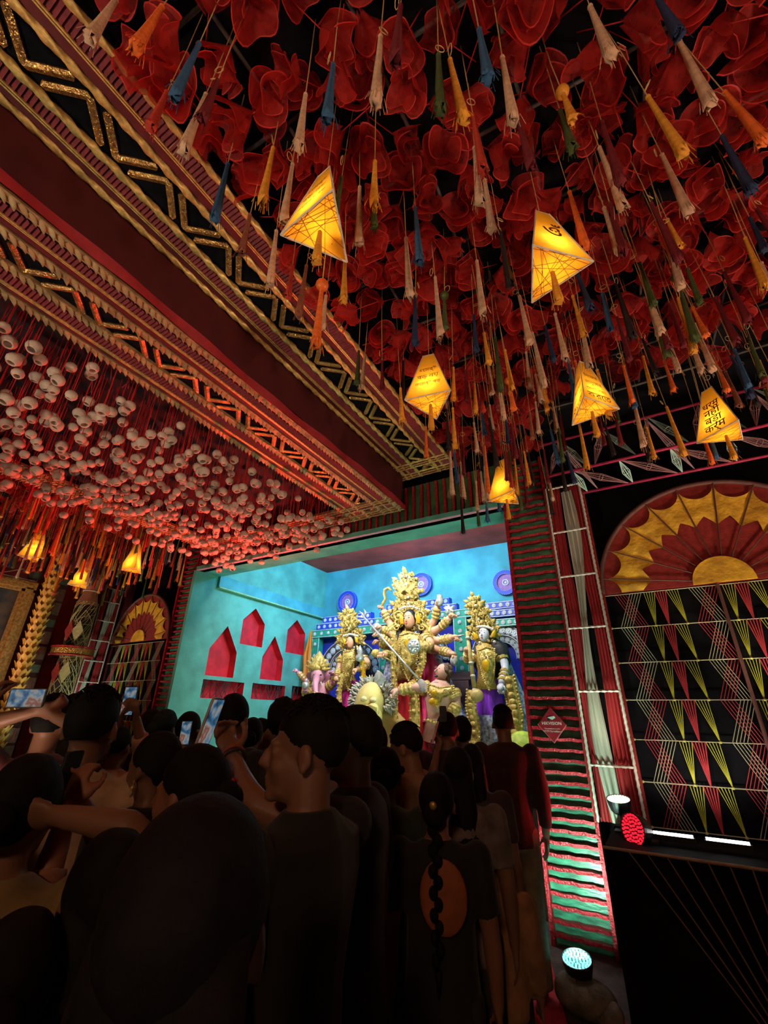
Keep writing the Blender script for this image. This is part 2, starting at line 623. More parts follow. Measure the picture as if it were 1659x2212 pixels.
def band(par, p0, p1, side, z, prof, ymin=None):
    """one straight run of frame from p0 to p1 (outer edge, plan), profile measured along `side`"""
    p0, p1, sd = np.array([*p0, z], float), np.array([*p1, z], float), np.array([*side, 0.0])
    d = p1 - p0; l = np.linalg.norm(d); d /= l
    wid = max(b for _, a, b in prof)
    g = G(); q = [p0, p1, p1 + sd * wid, p0 + sd * wid]
    g.prism([v + (0, 0, 0.03) for v in q], (0, 0, 0.05)); g.build('backing_board', m_blkb, par)
    leaves, bars = [], []
    for kind, a, b in prof:
        mid = p0 + sd * (a + b) / 2; w = b - a
        if kind == 'rope':
            g = G(); twisted_rope(g, mid + (0, 0, 0.005), mid + d * l + (0, 0, 0.005), w * 0.55); g.build('twisted_rope', m_gold, par, smooth=True)
        elif kind == 'leaf':
            g = G(); g.bar(mid + (0, 0, .015), mid + d * l + (0, 0, .015), w * .7, .03); g.build('trim_board', m_leafg, par)
            n = int(l / 0.047)
            for i in range(n):
                c = mid + d * (i + .5) * l / n + sd * random.uniform(-.006, .006)
                ang = math.atan2(d[1], d[0]) - math.pi / 2 + math.radians(38) * (1 if (side[0] + side[1]) < 0 else -1)
                R = rotz(ang + random.uniform(-.15, .15)) @ rotx(random.uniform(-.15, .15))
                leaves.append(M4(R, c))
        elif kind == 'scale':
            n = int(l / 0.026); g = G(); st = l / n
            for i in range(n):
                c = mid + d * i * st
                v = [c - sd * w / 2 + (0, 0, .012), c + sd * w / 2 + (0, 0, .012), c + sd * w / 2 + d * st * .9 + (0, 0, -.006), c - sd * w / 2 + d * st * .9 + (0, 0, -.006),
                     c + sd * w / 2 + d * st * .9 + (0, 0, .02), c - sd * w / 2 + d * st * .9 + (0, 0, .02)]
                g.add(v, [(0, 1, 2, 3), (3, 2, 4, 5)])
            g.build('ribbed_braid', m_scale, par, kind='stuff')
        elif kind == 'line':
            for s in (-1, 1):
                g = G(); m2 = mid + sd * s * w * .3
                g.bar(m2 + (0, 0, -.004), m2 + d * l + (0, 0, -.004), w * .34, .012); g.build('gold_line', m_gold, par)
            g = G(); g.bar(mid + (0, 0, .01), mid + d * l + (0, 0, .01), w * 1.3, .012); g.build('line_backing', m_dred, par)
        elif kind == 'plain':
            g = G(); g.bar(mid + (0, 0, .015), mid + d * l + (0, 0, .015), w, .02); g.build('red_strip', m_dred, par)
        elif kind == 'zig':
            per = 0.46; n = int(l / per)
            for i in range(n + 1):
                for s in (0, 1):
                    yc = (i + 0.5 * s) * per + 0.1
                    xa = a + w * (.14 if s == 0 else .86); xb = a + w * (.90 if s == 0 else .10)
                    for e in (-1, 1):
                        A = p0 + d * yc + sd * xa; B = p0 + d * (yc + e * w * .68) + sd * xb
                        t0 = (B - p0) @ d; t1 = (A - p0) @ d
                        if min(t0, t1) < 0 or max(t0, t1) > l:
                            continue
                        dv = B - A; L = np.linalg.norm(dv); dv /= L
                        R = np.stack([np.cross(dv, (0, 0, 1)), dv, (0, 0, 1)], 1)
                        bars.append((L, M4(R, (A + B) / 2 + (0, 0, .012))))
    if bars:
        pieces(par, 'foil_strip', zbar(bars[0][0] * .96, 0.041), [b for _, b in bars])
    if leaves:
        pieces(par, 'leaf', LEAF, leaves, limit=70)


UP = [('rope', 0, .04), ('scale', .04, .135), ('line', .132, .155), ('plain', .155, .215), ('rope', .215, .26), ('zig', .26, .475),
      ('rope', .475, .52), ('scale', .52, .60), ('line', .595, .62), ('plain', .62, .67), ('rope', .67, .715)]
LO = [('leaf', 0, .09), ('scale', .09, .165), ('line', .163, .182), ('plain', .182, .235), ('leaf', .235, .32), ('zig', .32, .50),
      ('leaf', .48, .55), ('scale', .55, .65), ('line', .645, .668), ('plain', .665, .715), ('leaf', .715, .79)]
sc = lambda P, k: [(t, a * k, b * k) for t, a, b in P]
Y0 = -1.3
ring = thing('ceiling_frame', 'upper ceiling frame edged with gold ropes and foil zigzag, beside the red rosettes', 'ceiling frame', (-2.0, 2, 4.47))
ring.location = (0, 0, 0)
band(ring, (-1.64, Y0), (-1.64, 4.53), (-1, 0), 4.47, UP)
band(ring, (-1.64, 4.53), (-6.7, 4.53), (0, -1), 4.465, sc(UP, .5))
tray = thing('ceiling_frame', 'lower ceiling frame with gold leaf trims and zigzag, around the clay pots', 'ceiling frame')
band(tray, (-2.385, Y0), (-2.385, 4.51), (-1, 0), 4.03, LO)
band(tray, (-2.385, 4.51), (-5.95, 4.51), (0, -1), 4.025, sc(LO, .5))
band(tray, (-5.95, 4.51), (-5.95, Y0), (1, 0), 4.03, sc(LO, .5))
g = G(); g.box((-4.2, 1.6, 4.33), (3.5, 6.0, .04)); g.build('top_panel', mat('navy_panel', (0.008, 0.008, 0.016), .9, var=.4), tray)
g = G()   # red cloth edge of the lower frame
n = 60; yy = np.linspace(Y0, 4.5, n); P = np.zeros((3, n, 3))
for i, zz in enumerate((4.02, 4.05, 4.08)):
    P[i] = np.stack([np.full(n, -2.375 + .012 * i) + .008 * np.sin(yy * 9 + i), yy, np.full(n, zz) + .012 * np.sin(yy * 2.3)], 1)
g.grid(P); g.build('cloth_edge', mat('bright_red_cloth', (0.34, 0.012, 0.02), .7, var=.15), tray, smooth=True)
g = G(); n = 90; yy = np.linspace(Y0, 4.42, n); P = np.zeros((8, n, 3))
for i, t in enumerate(np.linspace(0, 1, 8)):
    sag = .02 * np.sin(math.pi * t)
    P[i] = np.stack([-2.36 - .03 * t + .006 * np.sin(yy * 7 + 2 * t) + sag * .5, yy, 4.49 - .40 * t + 0 * yy], 1)
g.grid(P)
g.build('hanging_veil', mat('maroon_veil', (0.085, 0.006, 0.010), .75, var=.1, scale=5, alpha=.94), smooth=True,
        label='plain dark maroon cloth hung between the upper and lower ceiling frames', cat='cloth')

# ------------------------------------------------------------------ slatted pillars and header
SLATH = G(); SLATH.box((0, 0, 0), (0.40, 0.035, 0.024))


def slat_mesh(w, h, dp):
    g = G(); k = 9
    for i in range(k):   # crinkled foil-wrapped slat
        x0, x1 = -w / 2 + w * i / k, -w / 2 + w * (i + 1) / k
        e0, e1 = .004 * math.sin(i * 2.1), .004 * math.sin((i + 1) * 2.1)
        v = [(x0, -dp, -h / 2 + e0), (x1, -dp, -h / 2 + e1), (x1, -dp * 1.1, h / 2 + e1), (x0, -dp * 1.1, h / 2 + e0), (x0, 0, h / 2 + e0), (x1, 0, h / 2 + e1), (x0, 0, -h / 2 + e0), (x1, 0, -h / 2 + e1)]
        g.add(v, [(0, 1, 2, 3), (3, 2, 5, 4), (6, 7, 1, 0)])
    return g.mesh('slat', m_foil)


def pillar(x0, x1, label):
    p = thing('slatted_pillar', label, 'pillar', ((x0 + x1) / 2, D + .05, 0))
    w = x1 - x0
    g = G(); g.box((0, .15, 2.17), (w, .24, 4.34)); g.build('green_panel', m_green, p)
    sl = slat_mesh(w - .02, .026, .04)
    for i in range(50):
        o = link('slat', sl, p, loc=(0, .03, .06 + i * .086)); o.rotation_euler = (random.uniform(-.1, .1), random.uniform(-.012, .012), 0)
    for s in (-1, 1):
        g = G(); g.box((s * (w / 2 - .008), -.01, 2.17), (.03, .06, 4.34)); g.build('side_rail', m_foil, p)
    return p


pillar(-1.125, -.655, 'green pillar with red foil slats right of the stage, lit by a floor lamp')
pillar(-6.86, -6.46, 'dim green pillar with red foil slats left of the stage')
hd = thing('slatted_header', 'dark green header with upright red slats above the stage opening', 'header', ((XL + XR) / 2, D + .03, ZT))
w = XR - XL
g = G(); g.box((0, .08, .29), (w, .1, .58)); g.build('green_panel', m_dgreen, hd)
sv = G().box((0, -.0, .28), (.022, .05, .54)).mesh('slat', m_foil)
for i in range(48):
    o = link('slat', sv, hd, loc=(-w / 2 + w * (i + .5) / 48, 0, 0)); o.rotation_euler = (0, random.uniform(-.02, .02), 0)
g = G(); g.box((0, 0, .005), (w, .05, .02)); g.build('edge_strip', mat('pink_edge', (0.75, 0.3, 0.4), .5), hd)

# plaque on the right pillar
pq = thing('plaque', 'red diamond-shaped camera notice fixed on the right slatted pillar', 'sign', at(1192, 1566, Y=D + .008))
g = G(); s = .115; pts = []
for k in range(4):
    a = math.pi / 2 * k
    c = np.array([math.cos(a), math.sin(a)]) * s * 1.15
    tn = np.array([-math.sin(a), math.cos(a)])
    for e in (-1, 0, 1):
        q = c * (1 - .14 * (e != 0)) + tn * e * s * .16
        pts.append((q[0] * .9, 0, q[1] * 1.05))
g.prism(pts, (0, .02, 0)); g.build('board', mat('plaque_red', (0.33, 0.02, 0.03), .3), pq)
g = G(); g.prism([(p[0] * 1.06, .004, p[2] * 1.06) for p in pts], (0, .02, 0)); g.build('rim', mat('plaque_rim', (0.7, 0.2, 0.2), .3), pq)
for t, z, h in (('HIKVISION', .012, .036), ('This premises is under', -.03, .015), ('CCTV Surveillance', -.052, .021)):
    tg = text_geo(t, h); gg = G(); gg.join(tg, rotx(math.pi / 2), (0, -.003, z)); gg.build('lettering', mat('plaque_letters', (0.85, 0.7, 0.65), .4), pq)
g = G(); g.prism([(-.035, -.004, .062), (.03, -.004, .074), (.04, -.004, .06), (.01, -.004, .042), (-.012, -.004, .05)], (0, .003, 0)); g.build('camera_mark', mat('mark_white', (.6, .75, .68), .4), pq)
g = G(); g.prism([(-.035, -.005, .06), (-.008, -.005, .05), (-.016, -.005, .034), (-.03, -.005, .036)], (0, .003, 0)); g.build('camera_mark_dark', mat('mark_dark', (.02, .03, .03), .4), pq)

# ------------------------------------------------------------------ fan panels
m_fred = mat('fan_red_felt', (0.30, 0.022, 0.018), .85, var=.2, scale=20, bump=.3, bscale=90)
m_fgold = mat('fan_gold_cloth', (0.85, 0.42, 0.03), .65, 0.0, var=.3, scale=8, bump=.7, bscale=24)
m_brown = mat('brown_rod', (0.14, 0.05, 0.04), .7)


def fan(label, cx, cz, R, y, flat=1.0):
    t = thing('fan_panel', label, 'wall panel', (cx, y, cz))
    arc = lambda r, a0, a1, n, yy: [(r * math.cos(a) * flat, yy, r * math.sin(a)) for a in np.linspace(a0, a1, n)]
    g = G(); g.prism(arc(R, 0, math.pi, 40, 0), (0, .03, 0)); g.build('red_backing', m_fred, t)
    g = G(); g.tube(arc(R * 1.01, 0, math.pi, 48, -.01), .022, 6); g.build('rim', m_brown, t, smooth=True)
    sp = [math.radians(9 + 18 * k) for k in range(10)]
    edges = [0] + sp + [math.pi]
    for i in range(len(edges) - 1):
        a0, a1 = edges[i], edges[i + 1]; full = a1 - a0 > .2
        am = (a0 + a1) / 2 if full else (a0 if i == 0 else a1)
        outer = []
        for a in np.linspace(a0, a1, 13):
            u = (a - a0) / (a1 - a0)
            if not full:
                u = .5 + u / 2 if i == 0 else u / 2
            outer.append(R * (.97 - .13 * (1 - (2 * u - 1) ** 2) ** .6))
        inner = []
        for a in np.linspace(a0, a1, 13):
            u = (a - a0) / (a1 - a0)
            if not full:
                u = .5 + u / 2 if i == 0 else u / 2
            inner.append(R * (.65 - .09 * abs(2 * u - 1)))
        P = np.zeros((6, 13, 3))
        for q, w in enumerate(np.linspace(0, 1, 6)):
            for j, a in enumerate(np.linspace(a0, a1, 13)):
                r = inner[j] * (1 - w) + outer[j] * w
                P[q, j] = (r * math.cos(a) * flat, -.012 - .014 * math.sin(math.pi * j / 12) - .004 * math.sin(9 * w + i), r * math.sin(a))
        g = G(); g.grid(P); g.build('gold_panel', m_fgold, t, smooth=True)
    for a in sp:
        g = G(); g.tube([(R * .22 * math.cos(a) * flat, -.02, R * .22 * math.sin(a)), (R * math.cos(a) * flat, -.02, R * math.sin(a))], .006, 5); g.build('spoke', m_brown, t)
    g = G(); g.prism(arc(R * .24, 0, math.pi, 20, -.03), (0, .02, 0)); g.build('gold_hub', m_fgold, t)
    return t


fan('large red and gold fan panel on the right wall above the laced strings', .655, 2.675, .925, D - .01)
fan('smaller red and gold fan panel on the left wall beside the dim pillar', -7.62, 2.70, .80, D - .01)

# ------------------------------------------------------------------ laced string panels
m_sy = mat('yellow_string', (0.62, 0.60, 0.06), .7); m_sr = mat('red_string', (0.55, 0.05, 0.06), .7)
m_sw = mat('pale_string', (0.55, 0.52, 0.34), .7); m_kn = mat('yellow_knot', (0.7, 0.65, 0.15), .7)


def lattice(label, xa, xb, y, ph, ztop=2.66, zbot=.86, n=6, x_rod=None):
    t = thing('string_panel', label, 'string panel', ((xa + xb) / 2, y, zbot))
    ox = (xa + xb) / 2
    rows = np.linspace(ztop, zbot, n + 1) - zbot
    g = G(); g.box((0, .06, (ztop - zbot) / 2), (xb - xa, .03, ztop - zbot)); g.build('black_backing', m_black, t)
    def st(gl, p, q, r=.0026):
        gl.tube([(p[0] - ox, 0, p[1]), (q[0] - ox, 0, q[1])], r, 4)
    for i in range(n + 1):
        g = G(); st(g, (xa, rows[i]), (xb, rows[i]), .004); g.build('row_cord', m_sw, t)
    per = .585
    for i in range(n):
        z0, z1 = rows[i], rows[i + 1]
        k0 = int((xa - ph) / per) - 1
        for k in range(k0, k0 + int((xb - xa) / per) + 4):
            b = ph + k * per
            def grp(x0, x1, w0, w1, m, nm, r=.0026):
                if min(x0, x1) - .05 < xa or max(x0, x1) + max(w0, w1) > xb:
                    return
                g = G()
                for s in np.linspace(0, 1, 5):
                    st(g, (x0 + w0 * s, z0), (x1 + w1 * s, z1), r)
                g.build(nm, m, t)
            fl = (i + k) % 2
            grp(b - .10, b + .03, .09, .09, m_sr if not fl else m_sw, 'string_bundle')
            grp(b + .03, b - .10, .09, .09, m_sw if not fl else m_sr, 'string_bundle')
            grp(b + .14, b + .175, .085, .0, m_sy, 'string_fan')
            grp(b + .225, b + .275, .085, .0, m_sr, 'string_fan', .0045)
            grp(b + .315, b + .41, .085, .0, m_sy, 'string_fan')
            for xk in (b + .175, b + .41):
                if xa < xk < xb:
                    g = G(); g.ell((xk - ox, -.005, z1), (.012, .01, .01), nu=8, nv=5); g.build('knot', m_kn, t)
    if x_rod is not None:
        g = G(); g.tube([(x_rod - ox, -.03, ztop - zbot), (x_rod - ox, -.03, 0)], .014, 6); g.build('rod', m_brown, t)
    return t


lattice('laced string panel of yellow, red and pale bundles under the large fan', -.28, 1.9, D, -.09, x_rod=.60)
lattice('laced string panel under the smaller fan left of the stage', -8.45, -6.9, D, -8.2)

# ------------------------------------------------------------------ rope ladders with twisted drapes
m_curt = mat('red_drape', (0.42, 0.025, 0.03), .75, var=.25, scale=3, stretch=(14, 14, .5))
m_wdr = mat('pale_drape', (0.62, 0.60, 0.50), .7, var=.2, scale=3, stretch=(14, 14, .5), transl=.25)
BEAD = G().ell((0, 0, 0), (.012, .012, .013), nu=7, nv=5)


def ladder(label, a, b, z0, z1, rungs):
    """a, b: plan positions of the two rails"""
    a, b = np.array(a, float), np.array(b, float)
    t = thing('rope_ladder', label, 'rope ladder', ((a[0] + b[0]) / 2, (a[1] + b[1]) / 2, z0))
    o = np.array([(a[0] + b[0]) / 2, (a[1] + b[1]) / 2]); H = z1 - z0
    d = (b - a) / np.linalg.norm(b - a); nrm = np.array([d[1], -d[0]])
    W = np.linalg.norm(b - a)
    p3 = lambda s, off, z: (*(d * s + nrm * off), z)
    for s in (-W / 2, W / 2):
        g = G(); twisted_rope(g, p3(s, .03, 0), p3(s, .03, H), .012, .05); g.build('beaded_rail', m_white, t, smooth=True)
        g = G(); g.bar(p3(s * 1.1, -.01, 0), p3(s * 1.1, -.01, H), .03, .03, up=(*nrm, 0)); g.build('side_post', m_fred, t)
    for z in rungs:
        g = G(); twisted_rope(g, p3(-W / 2, .03, z - z0), p3(W / 2, .03, z - z0), .011, .05); g.build('rung', m_white, t, smooth=True)
    for s0, nm in ((-1, 'l'), (1, 'r')):   # red side curtains, gathered
        nz, nx = 40, 24; P = np.zeros((nz, nx, 3))
        for i in range(nz):
            for j in range(nx):
                u = j / (nx - 1); z = H * i / (nz - 1)
                wd = W * (.36 + .05 * math.sin(z * 2.5 + s0))
                s = s0 * (W / 2 - .01 - wd * (1 - u)) if s0 > 0 else -(W / 2 - .01) + wd * u
                P[i, j] = p3(s, -.02 + .014 * math.sin(u * 26 + .6 * math.sin(z * 3)), z)
        g = G(); g.grid(P); g.build('red_curtain', m_curt, t, smooth=True)
    nz, nx = 60, 16; P = np.zeros((nz, nx, 3))   # pale cloth wandering down the middle
    for i in range(nz):
        z = H * .98 * i / (nz - 1)
        c = .045 * math.sin(z * 1.7 + .3) + .01
        wd = .046 + .018 * math.sin(z * 3.1)
        for j in range(nx):
            u = j / (nx - 1) * 2 - 1
            P[i, j] = p3(-c + wd * u, .005 + .012 * math.sin(u * 9 + z * 2), z)
    g = G(); g.grid(P); g.build('pale_cloth', m_wdr, t, smooth=True)
    g = G(); g.prism([p3(-W / 2, -.05, 0), p3(W / 2, -.05, 0), p3(W / 2, -.05, H), p3(-W / 2, -.05, H)], (*(nrm * -.02), 0)); g.build('back_panel', m_black, t)
    return t


ladder('beaded rope ladder with red and pale drapes right of the lit pillar', (-.635, D - .03), (-.30, D - .03), .86, 3.87, [3.86, 3.35, 2.88, 2.38, 1.83, 1.26])
ladder('rope ladder with red and pale drapes on the left wall', (-8.62, 4.25), (-8.60, 4.58), .9, 3.75, [3.7, 3.45, 3.1, 2.75, 2.4, 2.05, 1.7])

# ------------------------------------------------------------------ platform on the right with radiating cords
pf = thing('platform', 'low black cloth-covered platform with brown cords fanning down its front', 'platform', (1.6, 4.17, 0))
g = G(); g.box((0, 0, .42), (4.26, .78, .84)); g.build('body', m_black, pf)
g = G(); g.tube([(-2.13, -.4, .845), (2.13, -.4, .845)], .009, 6); g.build('front_edge_cord', mat('tan_cord', (.45, .3, .2), .7), pf)
m_bc = mat('brown_cord', (0.34, 0.18, 0.13), .8)
for i in range(26):
    xt = -1.98 + i * .105; xb = -1.25 + (i - 8) * .016
    g = G(); g.tube([(xt, -.405, .84), (xb, -.405, .0)], .0038, 4); g.build('cord', m_bc, pf)
# ------------------------------------------------------------------ clay pots on red strings
m_clay = mat('pale_clay', (0.60, 0.47, 0.38), .75, var=.15, scale=25)
m_rstr = mat('red_thread', (0.50, 0.02, 0.02), .7)


def pot_geo(r, h):
    """small round pot hung mouth down"""
    pr = [(0.001, h * .5), (r * .45, h * .49), (r * .8, h * .34), (r, h * .02), (r * .93, -h * .24), (r * .68, -h * .44), (r * .64, -h * .5), (r * .52, -h * .5), (r * .50, -h * .40), (r * .72, -h * .2), (r * .7, h * .1), (.001, h * .3)]
    return G().lathe(pr, 14)


POTM = [pot_geo(.046, .074).mesh('clay_pot', m_clay, True), pot_geo(.040, .066).mesh('clay_pot', m_clay, True), pot_geo(.051, .08).mesh('clay_pot', m_clay, True)]
STRM = G().tube([(0, 0, 0), (0, 0, 1)], .0032, 4, cap=False).mesh('hanging_string', m_rstr)
pots = []
y = -1.1
while y < 4.42:
    x = -5.55
    while x < -3.22:
        px_, py_ = x + random.uniform(-.05, .05), y + random.uniform(-.05, .05)
        zz = 3.80 + random.uniform(-.20, .20)
        u, v = proj((px_, py_, zz))
        if -700 < u < FW and -900 < v < FH and random.random() < .93:
            pots.append((px_, py_, zz))
        x += .122
    y += .122
pots.sort(key=lambda p: (not -20 < proj(p)[0] < FW) * 1000 + (p[0] - CAM[0]) ** 2 + (p[1] - CAM[1]) ** 2 + (p[2] - CAM[2]) ** 2)
gP, gS = G(), G()
for i, p in enumerate(pots):
    e = (random.uniform(-.35, .35), random.uniform(-.35, .35), random.uniform(0, 6))
    if i < 300:
        o = link('clay_pot', POTM[i % 3], loc=p, label='small pale clay pot hung mouth down on red string under the lower ceiling frame', cat='pot', group='clay pots hanging on red strings')
        o.rotation_euler = e
        s = link('hanging_string', STRM, o)
        s.matrix_world = Matrix.Translation(p) @ Matrix.Diagonal((1, 1, 4.31 - p[2], 1))
        s.matrix_parent_inverse = (Matrix.Translation(p) @ o.rotation_euler.to_matrix().to_4x4()).inverted()
    else:
        gP.join(pot_geo(.046, .074), rotx(e[0]) @ roty(e[1]), p)
        gS.tube([p, (p[0], p[1], 4.31)], .0032, 3, cap=False)
    for _ in range(1):   # loose thread ends
        q = np.array(p) + (random.uniform(-.06, .06), random.uniform(-.06, .06), random.uniform(.1, .35))
        gS.tube([q, q + (random.uniform(-.03, .03), random.uniform(-.03, .03), random.uniform(.06, .14)), (q[0] + random.uniform(-.02, .02), q[1], 4.31)], .0028, 3, cap=False)
far = gP.build('clay_pot_cluster', m_clay, smooth=True, kind='stuff', label='far mass of small pale clay pots hanging near the stage', cat='pots')
gS.build('string_curtain', m_rstr, kind='stuff', label='many thin red strings holding up the clay pots', cat='strings')

# ------------------------------------------------------------------ red net rosettes
m_net = mat('red_net', (0.52, 0.020, 0.016), .7, var=.15, scale=30, transl=.35, alpha=.64)
m_hem = mat('red_net_hem', (0.70, 0.035, 0.025), .6, var=.1, transl=.3, alpha=.95)


def rosette(seed):
    r = random.Random(seed); g = G()
    turns = r.uniform(1.25, 1.7); nth = int(30 * turns); nv = 6
    ph = r.uniform(0, 6); k = r.choice((2, 3)); H = r.uniform(.14, .19)
    vv = [0, .2, .45, .7, .955, 1.0]
    P = np.zeros((nv, nth, 3))
    for i, v in enumerate(vv):
        for j in range(nth):
            th = 2 * math.pi * turns * j / (nth - 1)
            q = j / (nth - 1)
            rad = (.012 + .088 * v ** .75) * (.42 + .62 * q) * (1 + .22 * v * math.sin(k * th + ph)) + .014 * max(0, v - .7) / .3
            P[i, j] = (rad * math.cos(th), rad * math.sin(th), H * .45 - H * v * (1 - .15 * q) + .028 * v * v * math.sin((k + 1) * th + 2 * ph) + (.012 * (v - .9) / .1 if v > .9 else 0))
    g.grid(P[:5]); g.grid(P[4:], mi=1)
    g.tube([(0, 0, H * .42), (.004, 0, H * .45 + .2)], .003, 4, mi=1)
    # a second, folded loop tied in at the top
    a0 = r.uniform(0, 6); n2 = 21
    Q = np.zeros((4, n2, 3))
    for i, v in enumerate((0, .45, .955, 1.0)):
        for j in range(n2):
            th = -1.9 + 3.8 * j / (n2 - 1)
            rr = (.012 + .075 * v)
            c = np.array([.035 * v * math.cos(a0), .035 * v * math.sin(a0), 0])
            Q[i, j] = c + (rr * math.cos(a0 + th), rr * math.sin(a0 + th), H * .45 - H * .8 * v * (1 - .5 * abs(th) / 1.9) + .02 * math.sin(3 * th))
    g.grid(Q[:3]); g.grid(Q[2:], mi=1)
    return g


ROSG = [rosette(s) for s in range(7)]
ROSM = [g.mesh('net_rosette', [m_net, m_hem], True) for g in ROSG]
ros = []


def in_frame(p):
    if (np.array(p) - CAM) @ _f < .3:
        return False
    u, v = proj(p)
    return -30 < u < FW + 30 and -40 < v < FH


def scatter(x0, x1, y0, y1, st, ymax=lambda x: 9):
    yy = y0; row = 0
    while yy < y1:
        xx = x0 + (st / 2 if row % 2 else 0)
        while xx < x1:
            p = (xx + random.uniform(-.055, .055), yy + random.uniform(-.055, .055), 4.50 + random.uniform(-.15, .12))
            if p[1] < ymax(p[0]):
                u, v = proj(p)
                if (np.array(p) - CAM) @ _f > -.6 and (-700 < u < FW + 700 and -800 < v < FH or (np.array(p) - CAM) @ _f < .6):
                    ros.append(p)
            xx += st
        yy += st * .9; row += 1


scatter(-1.52, 3.4, -.9, 4.36, .205, lambda x: 4.36 if x < -.55 else 3.75)
scatter(-8.5, -6.8, 1.2, 4.3, .19)
ros.sort(key=lambda p: (not in_frame(p), sum((p[i] - CAM[i]) ** 2 for i in range(3))))
gr = G()
for i, p in enumerate(ros):
    s = random.uniform(.85, 1.2); e = (random.uniform(-1.1, 1.1), random.uniform(-1.1, 1.1), random.uniform(0, 6.28))
    if i < 300:
        o = link('net_rosette', ROSM[i % 7], loc=p, label='ruffled red net rosette tied to the black ceiling above the lanterns', cat='rosette', group='red net rosettes of the near ceiling')
        o.rotation_euler = e; o.scale = (s, s, s)
    else:
        gr.join(ROSG[i % 7], rotz(e[2]) @ rotx(e[0]) @ roty(e[1]), p, s)
gr.build('rosette_mass', [m_net, m_hem], smooth=True, kind='stuff', label='far mass of red net rosettes covering the ceiling', cat='rosettes')

m_rod = mat('grey_bamboo', (0.10, 0.09, 0.085), .6, var=.3)
for k in range(9):
    yy = -.3 + k * .56
    g = G(); g.tube([(-1.6, yy, 4.71 + .02 * (k % 2)), (.4, yy + .12, 4.72), (3.6, yy + .05, 4.71)], .012, 6)
    g.build('bamboo_rod', m_rod, smooth=True, label='thin grey bamboo rod crossing the black ceiling above the rosettes', cat='rod', group='bamboo rods above the rosettes')
for k in range(8):
    xx = -1.3 + k * .6
    g = G(); g.tube([(xx, -1.0, 4.755), (xx + .1, 1.6, 4.76), (xx - .05, 4.3, 4.755)], .012, 6)
    g.build('bamboo_rod', m_rod, smooth=True, label='thin grey bamboo rod crossing the black ceiling above the rosettes', cat='rod', group='bamboo rods above the rosettes')

# ------------------------------------------------------------------ tassels
TC = {'beige': (.62, .38, .24), 'blue': (.03, .10, .22), 'navy': (.015, .03, .09), 'orange': (.85, .16, .02), 'yellow': (.80, .34, .03), 'maroon': (.16, .008, .015),
      'black': (.018, .008, .010), 'green': (.06, .085, .02), 'brown': (.26, .08, .04), 'red': (.5, .04, .02), 'pink': (.6, .04, .12), 'olive': (.4, .32, .05)}
CN = {'beige': 'beige', 'blue': 'blue', 'navy': 'navy blue', 'orange': 'bright orange', 'yellow': 'golden yellow', 'maroon': 'dark maroon', 'black': 'blackish', 'green': 'dark green', 'brown': 'brown', 'red': 'red', 'pink': 'pink', 'olive': 'olive yellow'}


def skirt(seed):
    r = random.Random(seed); n = 16; g = G(); V = []
    prof = [(.004, 0), (.008, -.03), (.0075, -.08), (.009, -.3), (.0125, -.65), (.016, -.9), (.0165, -1.0)]
    for i, (rr, z) in enumerate(prof):
        for j in range(n):
            a = 2 * math.pi * j / n
            q = rr * (1 + (.18 if j % 2 else -.12) * min(1, i / 2))
            zz = z + (r.uniform(-.045, .05) if i == len(prof) - 1 else 0)
            if i == len(prof) - 1:
                q *= r.uniform(.8, 1.3)
            V.append((q * math.cos(a), q * math.sin(a), zz))
    f = []
    for i in range(len(prof) - 1):
        for j in range(n):
            f.append((i * n + j, i * n + (j + 1) % n, (i + 1) * n + (j + 1) % n, (i + 1) * n + j))
    f.append(tuple((len(prof) - 1) * n + j for j in range(n)))
    g.add(V, f)
    for k in range(9):   # stray threads at the end
        a = r.uniform(0, 6.28); q = r.uniform(.008, .026)
        g.tube([(q * math.cos(a), q * math.sin(a), -.9), (q * 1.5 * math.cos(a), q * 1.5 * math.sin(a), -1.0 - r.uniform(0, .09))], .0013, 3, cap=False)
    return g


SK = {}


def skirt_me(c, k):
    if (c, k) not in SK:
        SK[(c, k)] = skirt(k).mesh('tassel_skirt', mat('thread_' + c, TC[c], .85, var=.3, scale=60, sheen=.3, stretch=(3, 3, .3)), True)
    return SK[(c, k)]


CORD = G().tube([(0, 0, 0), (.004, 0, .5), (0, 0, 1)], .0025, 4, cap=False).mesh('cord', mat('tan_thread', (.55, .38, .15), .7))
LOOPM = G().tube([(.02 * math.cos(a), 0, .02 * math.sin(a)) for a in np.linspace(0, 6.28, 10)], .002, 4, cap=False).mesh('thread_loop', mat('tan_thread', (.55, .38, .15), .7))
KN = {c: G().ell((0, 0, 0), (.011, .011, .014), nu=8, nv=6).mesh('knot', mat('thread_' + c, TC[c], .85), True) for c in TC}


def tassel(top, length, c, cordz, label, group, bead=None, fat=1.0, simple=False):
    o = thing('tassel', label, 'tassel', top, group)
    o.rotation_euler = (random.uniform(-.05, .05), random.uniform(-.05, .05), random.uniform(0, 6))
    s = link('tassel_skirt', skirt_me(c, random.randrange(4)), o); s.scale = (fat, fat, length)
    k = link('cord', CORD, o); k.scale = (1, 1, max(.08, cordz - top[2]))
    if simple:
        return o
    k = link('knot', KN[c], o)
    if random.random() < .45:
        k = link('thread_loop', LOOPM, o, loc=(.02, 0, .03 + .1 * random.random())); k.rotation_euler = (random.uniform(-.4, .4), 0, random.uniform(0, 6))
    if bead:
        g = G(); g.ell((0, 0, .028), (.03, .03, .03), nu=12, nv=8); g.build('bead', mat('bead_' + bead, TC[bead], .4), o, smooth=True)
    return o


